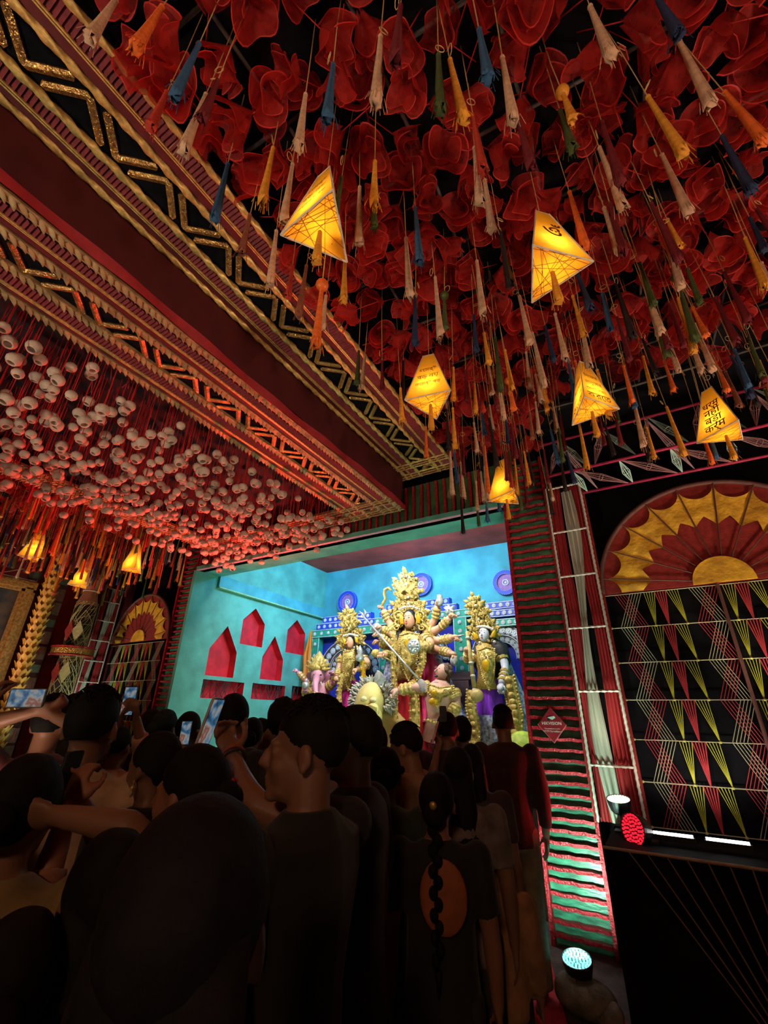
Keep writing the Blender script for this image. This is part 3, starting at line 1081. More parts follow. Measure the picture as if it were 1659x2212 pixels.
NEAR = [(250, 0, 185, 95, 'beige'), (350, 15, 300, 115, 'orange'), (430, 95, 385, 200, 'blue'), (360, 200, 320, 275, 'red'), (470, 175, 430, 260, 'maroon'), (445, 205, 382, 345, 'beige'), (492, 355, 452, 480, 'blue'),
        (590, 320, 550, 455, 'yellow'), (720, 140, 700, 270, 'blue'), (660, 205, 642, 310, 'beige'), (822, 80, 820, 240, 'beige'), (632, 355, 602, 490, 'beige'), (810, 350, 803, 440, 'yellow'), (777, 405, 762, 545, 'beige'),
        (738, 385, 722, 520, 'green'), (808, 440, 805, 495, 'green'), (540, 465, 520, 545, 'brown'), (597, 500, 575, 610, 'beige'), (632, 575, 617, 640, 'red'), (662, 575, 647, 680, 'brown'), (745, 565, 740, 655, 'yellow'), (695, 625, 678, 745, 'orange'),
        (704, 640, 695, 710, 'beige'), (865, 15, 867, 155, 'maroon'), (947, 120, 960, 272, 'green'), (972, 130, 985, 295, 'yellow'), (1035, 65, 1050, 172, 'blue'), (1085, 125, 1115, 257, 'beige'), (1120, 260, 1145, 360, 'maroon'), (1217, 205, 1232, 265, 'yellow'),
        (1210, 240, 1235, 332, 'green'), (1275, 15, 1325, 125, 'beige'), (1422, 0, 1465, 75, 'navy'), (1467, 90, 1550, 210, 'beige'), (1400, 210, 1465, 345, 'yellow'), (1565, 200, 1650, 320, 'orange'), (1560, 295, 1650, 420, 'navy'), (1300, 265, 1350, 390, 'maroon'),
        (1295, 320, 1345, 452, 'beige'), (1430, 335, 1490, 457, 'beige'), (1022, 250, 1045, 385, 'red'), (1025, 320, 1040, 462, 'beige'), (1047, 390, 1067, 495, 'beige'), (1230, 415, 1262, 540, 'orange'), (1305, 450, 1332, 540, 'beige'), (1317, 440, 1360, 555, 'maroon'),
        (1407, 440, 1460, 565, 'maroon'), (1437, 500, 1495, 615, 'beige'), (897, 450, 897, 585, 'blue'), (877, 515, 877, 642, 'beige'), (1030, 565, 1037, 672, 'beige'), (1080, 500, 1092, 620, 'black'), (897, 640, 897, 740, 'navy'), (940, 600, 940, 725, 'beige'),
        (960, 645, 962, 708, 'green'), (1247, 590, 1272, 672, 'navy'), (1122, 640, 1137, 745, 'beige'), (1330, 615, 1372, 740, 'black'), (1385, 595, 1440, 725, 'beige'), (1462, 605, 1515, 745, 'green'), (1465, 645, 1500, 760, 'yellow'), (1400, 650, 1440, 770, 'green'),
        (1545, 645, 1580, 745, 'maroon'), (1610, 515, 1659, 620, 'yellow'), (1565, 590, 1630, 700, 'maroon'), (1057, 905, 1060, 1125, 'black'), (995, 1075, 1000, 1150, 'black'), (972, 970, 972, 1075, 'beige'), (995, 1000, 995, 1075, 'beige'),
        (865, 840, 868, 910, 'yellow'), (775, 760, 780, 830, 'green'), (788, 770, 790, 840, 'beige'), (1047, 965, 1048, 1070, 'orange'), (1250, 910, 1272, 1010, 'yellow'), (1100, 830, 1102, 885, 'orange'), (1440, 880, 1482, 985, 'yellow'), (1365, 850, 1395, 980, 'beige'),
        (1190, 930, 1200, 1000, 'blue'), (1290, 800, 1330, 900, 'yellow'), (1640, 780, 1659, 880, 'yellow'), (1580, 770, 1610, 860, 'navy'), (1500, 700, 1520, 800, 'beige'), (1070, 730, 1075, 880, 'green'), (1150, 720, 1165, 850, 'beige'), (1255, 690, 1290, 790, 'beige')]
beads = {(695, 625): 'orange', (1217, 205): 'yellow', (960, 645): 'green', (1462, 605): 'green', (1100, 830): 'orange'}
for (xt, yt, xb, yb, c) in NEAR:
    zt = random.uniform(3.92, 4.15) if yt < 800 else random.uniform(3.75, 3.95)
    if (xt, yt) == (695, 625):
        zt = 3.35
    p = at(xt, yt, Z=zt)
    z = np.linspace(zt - .08, zt - .75, 120)
    vy = [proj((p[0], p[1], q))[1] for q in z]
    L = zt - z[int(np.argmin(np.abs(np.array(vy) - yb)))]
    L = min(max(L, .16), .46)
    bd = beads.get((xt, yt))
    tassel(p, L, c, 4.78, CN[c] + ' thread tassel ' + ('with a round bead ' if bd else '') + 'hanging under the red rosettes', CN[c] + ' tassels under the rosettes', bead=bd, fat=1.15)
cs = ['beige'] * 5 + ['maroon'] * 4 + ['yellow'] * 3 + ['green'] * 3 + ['navy'] * 2 + ['blue'] * 2 + ['orange'] * 2 + ['black'] * 2 + ['red', 'brown']
for i in range(112):
    while True:
        x, y = random.uniform(-1.35, 2.0), random.uniform(2.0, 4.25)
        if x > -.5 and y > 3.9:
            continue
        u, v = proj((x, y, 3.9))
        if u < FW + 20:
            break
    zt = random.uniform(3.78, 4.2) - .12 * (y > 3.5); c = random.choice(cs)
    tassel((x, y, zt), random.uniform(.24, .38), c, 4.78, CN[c] + ' thread tassel hanging under the red rosettes', CN[c] + ' tassels under the rosettes')
cs2 = ['beige'] * 3 + ['maroon'] * 5 + ['yellow'] * 5 + ['green'] * 3 + ['navy'] * 2 + ['orange'] * 4 + ['black'] * 2 + ['red'] * 5 + ['olive'] * 3 + ['pink']
fringe = G(); fcols = sorted(set(cs2))
for i in range(230):
    x, y = random.uniform(-8.5, -6.3), random.uniform(1.9, 4.4); c = random.choice(cs2)
    if i >= 95:
        zt, L = random.uniform(3.7, 4.35), random.uniform(.28, .45); sk = skirt(i % 4)
        fringe.add(np.concatenate(sk.v) * (1, 1, L), sk.f, fcols.index(c), rotz(i), (x, y, zt))
        fringe.tube([(x, y, zt), (x, y, 4.78)], .0025, 3, fcols.index('olive'), cap=False)
        continue
    tassel((x, y, random.uniform(3.7, 4.35)), random.uniform(.28, .45), c, 4.78, CN[c] + ' thread tassel in the left corner behind the clay pots', CN[c] + ' tassels in the left corner', simple=(i % 2 == 0))
fringe.build('tassel_fringe', [mat('thread_' + c, TC[c], .85) for c in fcols], smooth=True, kind='stuff', label='thick fringe of mixed coloured tassels crowding the left corner', cat='tassels')

# ------------------------------------------------------------------ pyramid lanterns
m_pap = mat('yellow_paper', (1.0, 0.52, 0.045), .6, var=.12, scale=14, transl=.7, emit=(1.0, .42, .02), estr=.12)
m_pap2 = mat('orange_paper', (1.0, 0.44, 0.03), .6, var=.15, scale=14, transl=.7, emit=(1.0, .36, .015), estr=.12)
m_ink = mat('brown_ink', (0.22, 0.06, 0.01), .6)
m_frod = mat('white_frame', (0.8, 0.72, 0.6), .5)
m_web = mat('web_thread', (0.30, 0.05, 0.01), .7)


def lantern(base, H, top, lines, label, bright=1.0):
    """base: three plan points (z included), frustum of height H"""
    B = np.array(base, float); c = B.mean(0)
    t = thing('pyramid_lantern', label, 'lantern', c, 'yellow pyramid lanterns')
    B = B - c; T = B * top + (0, 0, H)
    for i in range(3):
        j = (i + 1) % 3
        q = np.array([B[i], B[j], T[j], T[i]])
        g = G(); nu, nv = 5, 6; P = np.zeros((nv, nu, 3))
        for a in range(nv):
            for b in range(nu):
                u, v = b / (nu - 1), a / (nv - 1)
                P[a, b] = (q[0] * (1 - u) + q[1] * u) * (1 - v) + (q[3] * (1 - u) + q[2] * u) * v
        g.grid(P); side = g.build('paper_side', m_pap, t)
        if lines:
            ex = q[1] - q[0]; w = np.linalg.norm(ex); ex /= w
            up = (q[3] + q[2] - q[0] - q[1]) / 2; hh = np.linalg.norm(up); up /= hh
            nr = np.cross(ex, up)
            if nr @ (q.mean(0) * (1, 1, 0)) < 0:
                ex = -ex; nr = -nr
            gg = G(); n = len(lines)
            for k, s in enumerate(lines):
                z = .62 - k * .165 if n > 1 else .5
                wid = (w * (1 - z) + w * top * z) * .74
                tg = text_geo(s, 1.0); V = np.concatenate(tg.v); sw = np.ptp(V[:, 0]); scl = min(wid / sw, .085 if n > 1 else .14)
                cc = (q[0] + q[1]) / 2 + up * hh * z + nr * .003
                gg.join(tg, np.stack([ex, up, nr], 1), cc, scl)
            gg.build('lettering', m_ink, side)
    g = G(); g.add(B, [(0, 1, 2)]); bs = g.build('base_sheet', m_pap2, t)
    g = G()
    for k in range(17):
        i = random.randrange(3); j = (i + 1 + random.randrange(2)) % 3
        u, v = random.random(), random.random()
        a = B[i] * (1 - u) + B[(i + 1) % 3] * u; b = B[j] * (1 - v) + B[(j + 1) % 3] * v
        g.tube([a - (0, 0, .004), b - (0, 0, .004)], .0013, 3, cap=False)
    g.build('string_web', m_web, bs)
    for i in range(3):
        j = (i + 1) % 3
        g = G(); g.tube([B[i] * 1.01, B[j] * 1.01], .0045, 6); g.build('base_rod', m_frod, t)
        g = G(); g.tube([B[i] * 1.01, T[i] * 1.01], .0035, 6); g.build('edge_rod', m_frod, t)
        g = G(); g.tube([T[i], T[j]], .003, 5); g.build('top_rod', m_frod, t)
    g = G(); g.tube([(0, 0, H - .01), (0, 0, 4.78 - c[2])], .0022, 4); g.build('hanging_cord', MATS['tan_thread'], t)
    s = link('tassel_skirt', skirt_me('yellow', 1), t, loc=(0, 0, -.005)); s.scale = (1.2, 1.2, .2)
    l = lamp('lantern_bulb', 'POINT', (0, 0, .11), 1.5 * bright, (1.0, .74, .36), size=.025); l.parent = t
    return t


LB = ['\u09a7র্মেই', 'বড় নয়', 'কর্মেই বড়']
LB = ['ধেমর্ই', 'বড় নয়', 'কেমর্ই বড়']
LH = ['ধর্ম', 'নহীং', 'বড়া', 'কর্ম']
LH = ['\u0927\u0930\u094d\u092e', '\u0928\u0939\u0940\u0902', '\u092c\u095c\u093e', '\u0915\u0930\u094d\u092e']
LN = ['িনেজর', 'মানুেষর', 'েসবাই ধরম', 'করেত']
OM = ['ওঁ']
ZB = 3.5
LAN = [(((720, 405), (605, 512), (750, 565)), LB, 'largest pyramid lantern of yellow paper nearest the rope-edged ceiling frame'),
       (((1155, 535), (1278, 558), (1150, 655)), OM, 'yellow pyramid lantern with a single sign on its side, right of centre high up'),
       (((882, 865), (972, 842), (937, 905)), LB, 'yellow pyramid lantern with three lines of lettering beside the upper frame corner'),
       (((1262, 857), (1337, 885), (1237, 917)), LN, 'yellow pyramid lantern with a lettered right face above the right pillar'),
       (((1507, 957), (1595, 910), (1602, 947)), LH, 'yellow pyramid lantern with four stacked words in front of the truss')]
for q, ln, lb in LAN:
    w = [at(*p, Z=ZB) for p in q]
    c = np.mean(w, 0); a = math.atan2(*(w[0] - c)[1::-1])
    sgn = 1 if np.cross(w[0] - c, w[1] - c)[2] > 0 else -1
    base = [c + .176 * np.array([math.cos(a + sgn * k * 2.0944), math.sin(a + sgn * k * 2.0944), 0]) for k in range(3)]
    lantern(base, .41, .24, ln, lb)
for (cx_, cy_, cz_), a, ln, lb in (((-.88, 3.72, ZB - .03), -.9, None, 'yellow pyramid lantern hanging right over the pillar top by the stage'),
                                  ((-7.15, 2.48, ZB), .4, LB, 'yellow pyramid lantern far left above the picture frame'),
                                  ((-6.43, 3.47, ZB), -.3, None, 'orange pyramid lantern on the left beside the smaller fan'),
                                  ((-8.0, 3.55, ZB - .02), .1, None, 'yellow pyramid lantern in front of the twine column top')):
    base = [np.array([cx_ + .176 * math.cos(a + k * 2.0944), cy_ + .176 * math.sin(a + k * 2.0944), cz_]) for k in range(3)]
    lantern(base, .41, .24, ln, lb)

# ------------------------------------------------------------------ truss of pink bars with string spindles
m_pink = mat('pink_bar', (0.50, 0.02, 0.09), .6)
tr = thing('truss', 'pink bar truss strung with spindle string ornaments above the large fan', 'truss', (.5, 4.2, 3.7))
def inT(p):
    return np.asarray(p, float) - (.5, 4.2, 3.7)
A0, A1 = at(1258, 1065, Y=4.50), at(1659, 984, Y=4.50)
B0, B1 = at(1177, 1031, Y=4.15), at(1504, 954, Y=4.15)
C0, C1 = at(1164, 964, Y=4.30), at(1403, 900, Y=4.30)
bars = []
for p, q in ((A0, A1), (B0, B1), (C0, C1)):
    q = p + (q - p) / np.linalg.norm(q - p) * 2.6
    bars.append((p, q)); g = G(); g.tube([inT(p), inT(q)], .014, 6); g.build('bar', m_pink, tr, smooth=True)
def spindle(p, q, r, m):
    p, q = inT(p), inT(q); F = frame_to(q - p); g = G(); mid = (p + q) / 2
    for k in range(10):
        a = k * .628; e = mid + r * (math.cos(a) * F[:, 0] + math.sin(a) * F[:, 1])
        g.tube([p, e, q], .0026, 3, cap=False)
    g.tube([mid + r * (math.cos(a) * F[:, 0] + math.sin(a) * F[:, 1]) for a in np.linspace(0, 6.28, 12)], .003, 4)
    g.build('string_spindle', m, tr)
pt = lambda k, s: bars[k][0] + (bars[k][1] - bars[k][0]) * s
m_t1, m_t2 = mat('mint_string', (.42, .62, .55), .7), mat('rose_string', (.55, .30, .32), .7)
for k in range(6):
    s = .02 + k * .16
    spindle(pt(0, s), pt(1, s + .08), .035, m_t1); spindle(pt(1, s + .08), pt(0, s + .15), .035, m_t2)
    spindle(pt(1, s), pt(2, s + .06), .035, m_t2); spindle(pt(2, s + .06), pt(1, s + .14), .03, m_t1)
    if k % 2 == 0:
        spindle(pt(0, s + .04), pt(2, s + .05), .03, m_t2)

# ------------------------------------------------------------------ lamps one can see, with an added fan fill
m_can = mat('lamp_black', (0.012, 0.012, 0.014), .4)


def par_can(label, c, n, r, col, est, energy, lcol, target, spot, stand=None):
    n = np.asarray(n, float) / np.linalg.norm(n); F = frame_to(n)
    t = thing('par_lamp', label, 'stage lamp', c)
    g = G(); g.lathe([(r * .7, -r * 1.1), (r * .85, -r * .9), (r * 1.05, -r * .2), (r * 1.08, .005), (r * 1.0, .006), (r * .98, -.01), (.001, -.012)], 24, R=F); g.build('housing', m_can, t, smooth=False)
    g = G(); pts = []
    for ring, k in ((0, 1), (.25, 6), (.48, 12), (.70, 18), (.90, 24)):
        for j in range(k):
            a = 2 * math.pi * j / k + ring
            pts.append((r * ring * math.cos(a), r * ring * math.sin(a)))
    for (x, y) in pts:
        g.lathe([(r * .085, -.008), (r * .075, .002), (.001, .004)], 7, c=F @ np.array([x, y, 0]), R=F)
    g.build('led_lens', glow('led_' + '_'.join('%d' % (q * 9) for q in col) + str(est), col, est), t, kind='stuff')
    g = G(); a = np.linspace(-1.7, 1.7, 14)
    g.tube([F @ np.array([r * 1.2 * math.sin(q), 0, -r * .5 - r * 1.1 * math.cos(q)]) for q in a], r * .07, 5, flat=.4); g.build('yoke', m_can, t)
    if stand is not None:
        b0 = F @ np.array([0, 0, -r * 1.1]); g = G(); g.tube([(b0[0], b0[1], b0[2] + r * .4), (b0[0], b0[1], stand - c[2])], r * .16, 8); g.box((b0[0], b0[1], stand - c[2] + .006), (r * 1.6, r * 1.2, .012)); g.build('stand', m_can, t)
    lm = lamp('par_beam', 'SPOT', c + n * .03, energy, lcol, c + (np.asarray(target) - c), r * .8, spot, .7)
    return t


par_can('mint-white stage lamp on the ground at the foot of the right pillar', at(1246, 2072, Z=.22), (.0, -.25, 1.0), .088, (.22, .95, .90), 2.0, 105, (.60, 1.0, .78), (-.9, 4.60, .80), 115)
par_can('white stage lamp facing up at the drapes on the platform', at(1336, 1727, Y=4.33), (0, -.25, 1.0), .08, (1.0, 1.0, .72), 4.0, 20, (.95, 1.0, .72), (-.46, 4.5, 2.2), 50, stand=.84)
par_can('red stage lamp facing the crowd from the platform corner', at(1367, 1792, Y=4.05), (-.62, -.78, .12), .095, (1.0, .015, .04), 1.3, 24, (1.0, .03, .04), (-1.3, 3.4, 1.45), 70, stand=.84)
for px_, py_, lb in ((1453, 1800, 'bright white tube lamp on the platform nearer the red lamp'), (1572, 1820, 'bright white tube lamp on the platform farther right')):
    c = at(px_, py_, Y=4.1); c[2] = .885
    t = thing('tube_lamp', lb, 'tube lamp', c)
    g = G(); g.box((0, .0, 0), (.25, .045, .03)); g.build('housing', m_can, t)
    g = G(); g.box((0, -.004, .018), (.23, .03, .02)); g.build('tube', glow('tube_white', (1, .97, .93), 9.0), t)
    l = lamp('tube_beam', 'SPOT', c + (0, .02, .05), 11, (1, .93, .78), (c[0] + .1, 4.56, 1.9), .06, 120, .8)
lamp('tube_beam', 'SPOT', (.75, 4.1, .93), 11, (1, .93, .78), (.8, 4.56, 2.0), .06, 120, .8)
lamp('added_fan_fill', 'SPOT', (.75, 3.95, .93), 85, (1, .86, .6), (.62, 4.56, 3.1), .08, 42, .6)  # added fill without a fixture, brightens the large gold fan

# ------------------------------------------------------------------ floor things by the right pillar
def rock(name, c, r, seed, m, label):
    g = G(); g.ell((0, 0, r[2] * .7), r, nu=20, nv=14)
    V = g.v[0]; rr = np.random.default_rng(seed); F = rr.normal(size=(6, 3)) * 9; ph = rr.uniform(0, 6, 6)
    V *= (1 + .09 * sum(np.sin(V @ F[k] + ph[k]) for k in range(6))[:, None] / 1.6)
    V[:, 2] = np.maximum(V[:, 2], 0)
    return g.build(name, m, smooth=True, loc=c, label=label, cat='rock')
rock('boulder', (-.76, 3.80, 0), (.15, .13, .085), 3, mat('dusty_stone', (.16, .15, .12), .9, var=.4, scale=12, bump=.8, bscale=40), 'dusty grey boulder on the ground in front of the floor lamp')
rock('boulder', (-.64, 3.72, 0), (.09, .08, .07), 5, MATS['dusty_stone'], 'small dusty stone beside the black platform')
m_carp = mat('red_carpet', (.45, .02, .04), .9, var=.2, scale=30)
for q, lb in ((((1150, 2040), (1192, 2085), (1232, 2240), (1140, 2240)), 'red carpet strip running along the ground beside the right pillar'), (((1290, 2190), (1350, 2205), (1380, 2260), (1285, 2260)), 'small red carpet patch at the foot of the black platform')):
    g = G(); g.prism([at(*p, Z=.004) for p in q], (0, 0, .006)); g.build('carpet', m_carp, label=lb, cat='carpet')

# ------------------------------------------------------------------ left wall decor
m_tw = mat('straw_twine', (.55, .47, .22), .8); m_br = mat('brown_straw', (.32, .12, .07), .8, var=.3, scale=30, stretch=(6, 6, .4))
tc = thing('twine_column', 'column wrapped in crossed straw twine with a bound sheaf on top, left wall', 'column', (-8.33, 3.9, 0))
g = G(); g.lathe([(.16, 0), (.16, 3.3)], 18); g.build('core', mat('dark_core', (.05, .03, .03), .9), tc, smooth=True)
g = G()
for k in range(230):
    z = random.uniform(.8, 3.2); a = random.uniform(0, 6.28); s = random.uniform(-.5, .5)
    g.tube([(.168 * math.cos(a + q), .168 * math.sin(a + q), min(max(z + s * q, .02), 3.3)) for q in np.linspace(0, 2.0, 8)], .0035, 3, cap=False)
g.build('twine_wrap', m_tw, tc, kind='stuff')
g = G(); g.lathe([(.17, 3.25), (.11, 3.48), (.11, 3.52), (.20, 3.78)], 24); g.build('straw_sheaf', m_br, tc)
g = G(); g.tube([(.115 * math.cos(a), .115 * math.sin(a), 3.5) for a in np.linspace(0, 6.28, 20)], .008, 5); g.build('binding', m_white, tc)
g = G(); g.lathe([(.16, 2.40), (.30, 2.42), (.31, 2.44), (.31, 2.52), (.30, 2.54), (.16, 2.54)], 28); g.build('foil_ring', m_goldf, tc)
for z in (2.415, 2.545):
    g = G(); g.tube([(.312 * math.cos(a), .312 * math.sin(a), z) for a in np.linspace(0, 6.28, 30)], .012, 5); g.build('red_rim', m_foil, tc, smooth=True)
for k, z in ((0, 2.80), (1, 2.80), (0, 2.15), (1, 2.15)):
    a = -.75 + k * .7 - .5; c = np.array([.19 * math.cos(a), .19 * math.sin(a), z]); e = np.array([-math.sin(a), math.cos(a), 0])
    g = G(); g.prism([c + e * .08, c + (0, 0, .17), c - e * .08, c - (0, 0, .17)], (.008 * math.cos(a), .008 * math.sin(a), 0)); g.build('diamond', m_tw if k else m_fred, tc)

lc = thing('lotus_column', 'column of stacked golden lotus cups beside the picture frame', 'column', (-8.48, 3.33, 0))
g = G(); g.lathe([(.06, 0), (.06, 4.1)], 12); g.build('core', m_fred, lc)
lg = G()
for k in range(9):
    a = 2 * math.pi * k / 9; R = rotz(a)
    P = np.zeros((5, 3, 3))
    for i, u in enumerate(np.linspace(0, 1, 5)):
        w = .055 * math.sin(math.pi * (.2 + .75 * u))
        for j, v in enumerate((-1, 0, 1)):
            P[i, j] = R @ np.array([.05 + .085 * u ** .8 - .01 * abs(v), v * w, .15 * u])
    lg.grid(P)
LOT = lg.mesh('lotus_cup', mat('lotus_gold', (.85, .38, .06), .5, .1, var=.3, scale=10, transl=.15), True)
for k in range(28):
    link('lotus_cup', LOT, lc, loc=(0, 0, .9 + k * .112)).rotation_euler = (0, 0, k * .35)
bp = thing('brick_panel', 'dark brick panel laced with twine on both sides of the lotus column', 'wall panel', (-8.66, 3.33, 0))
g = G(); g.box((0, 0, 2.0), (.04, .62, 4.0)); g.build('backing', mat('brick_back', (.10, .02, .02), .85), bp)
for s in (-1, 1):
    for k in range(13):
        z = 1.0 + k * .24
        if k % 3 == 2:
            g = G(); g.box((.03, s * .215, z), (.03, .17, .12)); g.build('brick', mat('grey_brick', (.12, .14, .11), .8), bp)
        else:
            g = G(); g.box((.03, s * .215, z), (.04, .17, .20)); b = g.build('brick', mat('brown_brick', (.16, .10, .07), .8), bp)
            g = G()
            for q in range(5):
                g.tube([(.055, s * .215 + random.uniform(-.085, .085), z - .1), (.055, s * .215 + random.uniform(-.085, .085), z + .1)], .0025, 3)
            g.build('lacing', m_sr, b)
pf2 = thing('picture_frame', 'large gilded picture frame around a dark painting at the left edge', 'picture frame', (-8.64, 2.25, 1.2))
m_gilt = mat('gilt', (.50, .24, .06), .45, .4, var=.35, scale=25, bump=.8, bscale=50)
g = G(); g.box((0, 0, 1.1), (.03, 1.5, 2.1)); g.build('painting', mat('dark_painting', (.03, .03, .045), .6, var=.9, scale=3, col2=(.16, .10, .07)), pf2)
for (c, sz, nm) in (((.03, 0, 2.22), (.10, 1.86, .17), 'frame_rail'), ((.03, 0, -.02), (.10, 1.86, .17), 'frame_rail'), ((.03, .83, 1.1), (.10, .2, 2.24), 'frame_stile'), ((.03, -.83, 1.1), (.10, .2, 2.24), 'frame_stile')):
    g = G(); g.box(c, sz); s2 = np.array(sz) * (1, .98 if sz[1] > 1 else .5, .5 if sz[1] > 1 else .98); g.box(np.array(c) + (.035, 0, 0), s2); g.build(nm, m_gilt, pf2)
dp = thing('diamond_panel', 'maroon wall panel with white diamond outline and gold ornament above the picture frame', 'wall panel', (-8.66, 2.62, 3.52))
g = G(); g.box((0, 0, .28), (.03, 1.1, .52)); g.build('board', m_maroon, dp)
for a, b in (((-.55, .02), (-.05, .02)), ((-.5, .27), (-.0, .52)), ((0, .52), (.5, .27)), ((.5, .27), (0, .02)), ((0, .02), (-.5, .27)), ((-.55, .02), (.55, .02)), ((.55, 0), (.55, .54))):
    g = G(); g.tube([(.02, *a), (.02, *b)], .006, 4); g.build('white_cord', m_white, dp)
g = G(); g.ell((.04, .05, .27), (.03, .11, .09), nu=14, nv=8); g.build('gold_ornament', m_gilt, dp, smooth=True)
# ------------------------------------------------------------------ idols and backdrop on the stage
YI = 6.7
m_ig = mat('idol_gold', (0.62, 0.45, 0.12), .38, .15, var=.35, scale=30, bump=.6, bscale=60)
m_ig2 = mat('idol_bright_gold', (0.80, 0.46, 0.02), .3, .3, var=.15, scale=20)
m_iw = mat('idol_pearl', (0.62, 0.58, 0.48), .35, var=.1)
m_sil = mat('idol_silver', (0.72, 0.75, 0.74), .25, .6, var=.2)
m_skin = mat('idol_skin', (0.72, 0.38, 0.23), .45, var=.06)
m_skinp = mat('idol_pink_skin', (0.72, 0.32, 0.42), .45, var=.1, scale=5)
m_skinw = mat('idol_white_skin', (0.72, 0.74, 0.88), .45, var=.06)
m_hair = mat('idol_black_hair', (0.012, 0.012, 0.016), .6, var=.3, bump=.5, bscale=80)
m_rsari = mat('red_silk', (0.60, 0.02, 0.03), .45, var=.3, scale=8, stretch=(5, 5, .6))
m_msari = mat('magenta_silk', (0.62, 0.02, 0.26), .4, var=.3, scale=8, stretch=(5, 5, .6))
m_psari = mat('purple_silk', (0.22, 0.03, 0.55), .4, var=.35, scale=8, stretch=(5, 5, .6))
m_flor = mat('floral_print', (0.62, 0.66, 0.74), .6, scale=26, col2=(.06, .12, .38))
m_broc = mat('gold_brocade', (0.55, 0.36, 0.08), .5, .1, var=.4, scale=40, bump=.6, bscale=70)
m_eye = mat('painted_dark', (0.015, 0.01, 0.01), .4)
m_lip = mat('painted_red', (0.55, 0.03, 0.04), .4)


def I(px, py, dy=0.0):
    return at(px, py, Y=YI + dy)


PXM = float(np.linalg.norm(I(885, 1400) - I(886, 1400)))   # metres per photo pixel at the idols


def petal(g, b, t, w, th=.02, mi=0, bend=0.0):
    """flame-shaped ornament leaf from b to t (points), w wide, ridge toward the viewer"""
    b, t = np.asarray(b, float), np.asarray(t, float)
    d = t - b; L = np.linalg.norm(d); d /= L
    s = np.cross(d, (0, 1.0, 0)); s /= np.linalg.norm(s)
    P = np.zeros((6, 3, 3))
    for i, u in enumerate(np.linspace(0, 1, 6)):
        ww = w * (math.sin(math.pi * min(1, .18 + .82 * u)) ** .7) * (1 if u < 1 else 0) + .002
        for j, v in enumerate((-1, 0, 1)):
            P[i, j] = b + d * L * u + s * (v * ww / 2 + bend * L * u * u) + np.array([0, -th * (1.0 if v == 0 else 0) - .3 * th * u, 0])
    g.grid(P, mi); Q = P.copy(); Q[..., 1] += .03; g.grid(Q[:, ::-1], mi)


def radial(g, cpx, r0, r1, a0, a1, n, w, dy, mi=0, jag=.2, sx=1.0):
    n = int(n * 1.5); w = w * .68
    for k in range(n):
        a = math.radians(a0 + (a1 - a0) * k / max(1, n - 1))
        rr = r1 * (1 + jag * (1 if k % 2 == 0 else -1))
        b = I(cpx[0] + sx * r0 * math.cos(a), cpx[1] - r0 * math.sin(a), dy); t = I(cpx[0] + sx * rr * math.cos(a), cpx[1] - rr * math.sin(a), dy + .03)
        petal(g, b, t, w * PXM, .03, mi, bend=.12 * math.cos(a))


def studs(g, pts, r, dy, mi=0, flat=.6):
    for (x, y) in pts:
        g.ell(I(x, y, dy), (r * PXM, r * PXM * flat, r * PXM), nu=8, nv=6, mi=mi)


def swirl(g, c, r, turns, dy, th=1.6, ph=0.0, mi=0):
    n = int(14 * turns); P = []
    for k in range(n):
        a = ph + 2 * math.pi * turns * k / n; q = r * (1 - .8 * k / n)
        P.append(I(c[0] + q * math.cos(a), c[1] - q * math.sin(a), dy - .02 * k / n))
    g.tube(P, [th * PXM * (1 - .4 * k / n) for k in range(n)], 5, mi=mi)


def face(t, c, w, h, dy, m, look=0.0, tilt=0.0, cap=True):
    """painted idol face: head, nose, brows, eyes, lips"""
    R = roty(tilt)
    o = I(*c, dy); W, H = w * PXM, h * PXM
    g = G(); g.ell(o, (W, W * 1.0, H), R, 18, 14); g.ell(o + R @ np.array([0, -W * .12, -H * .42]), (W * .66, W * .8, H * .58), R, 14, 10)
    nx = look * W
    g.tube([o + R @ np.array([nx, -W * .93, H * .15]), o + R @ np.array([nx * 1.1, -W * 1.12, -H * .22]), o + R @ np.array([nx, -W * .95, -H * .30])], [W * .07, W * .13, W * .1], 6)
    g.build('face', m, t, smooth=True)
    g = G()
    for s in (-1, 1):
        g.ell(o + R @ np.array([nx * .8 + s * W * .40, -W * .86, H * .10]), (W * .22, W * .1, H * .075), R, 10, 6)
        g.tube([o + R @ np.array([nx * .8 + s * W * q, -W * (.97 - .2 * abs(q)), H * (.26 + .07 * math.sin(q * 3.4))]) for q in (.14, .35, .62)], W * .035, 4)
    g.build('painted_eyes', m_eye, t)
    g = G(); g.ell(o + R @ np.array([nx, -W * .90, -H * .50]), (W * .22, W * .12, H * .06), R, 8, 6); g.ell(o + R @ np.array([nx, -W * .98, H * .36]), (W * .07, W * .05, H * .09), R, 6, 5)
    g.build('painted_lips', m_lip, t)
    if cap:
        g = G(); g.ell(o + R @ np.array([0, W * .28, H * .22]), (W * 1.12, W * 1.0, H * 1.02), R, 16, 12); g.build('hair', m_hair, t, smooth=True)
    return o


def fist(g, p, d, r, mi=0):
    """closed hand: palm, four curled fingers, thumb"""
    F = frame_to(d); p = np.asarray(p, float)
    g.ell(p, (r * .95, r * .62, r), F, 10, 8, mi)
    for k in range(4):
        s = (k - 1.5) * .42 * r
        a = p + F @ np.array([s, -r * .35, r * .75]); b = p + F @ np.array([s, -r * .95, r * .95]); c = p + F @ np.array([s * .9, -r * .95, r * .25])
        g.tube([a, b, c], [r * .26, r * .25, r * .2], 6, mi)
    g.tube([p + F @ np.array([r * .8, 0, -r * .2]), p + F @ np.array([r * 1.05, -r * .6, r * .3]), p + F @ np.array([r * .5, -r * 1.0, r * .5])], [r * .3, r * .26, r * .2], 6, mi)


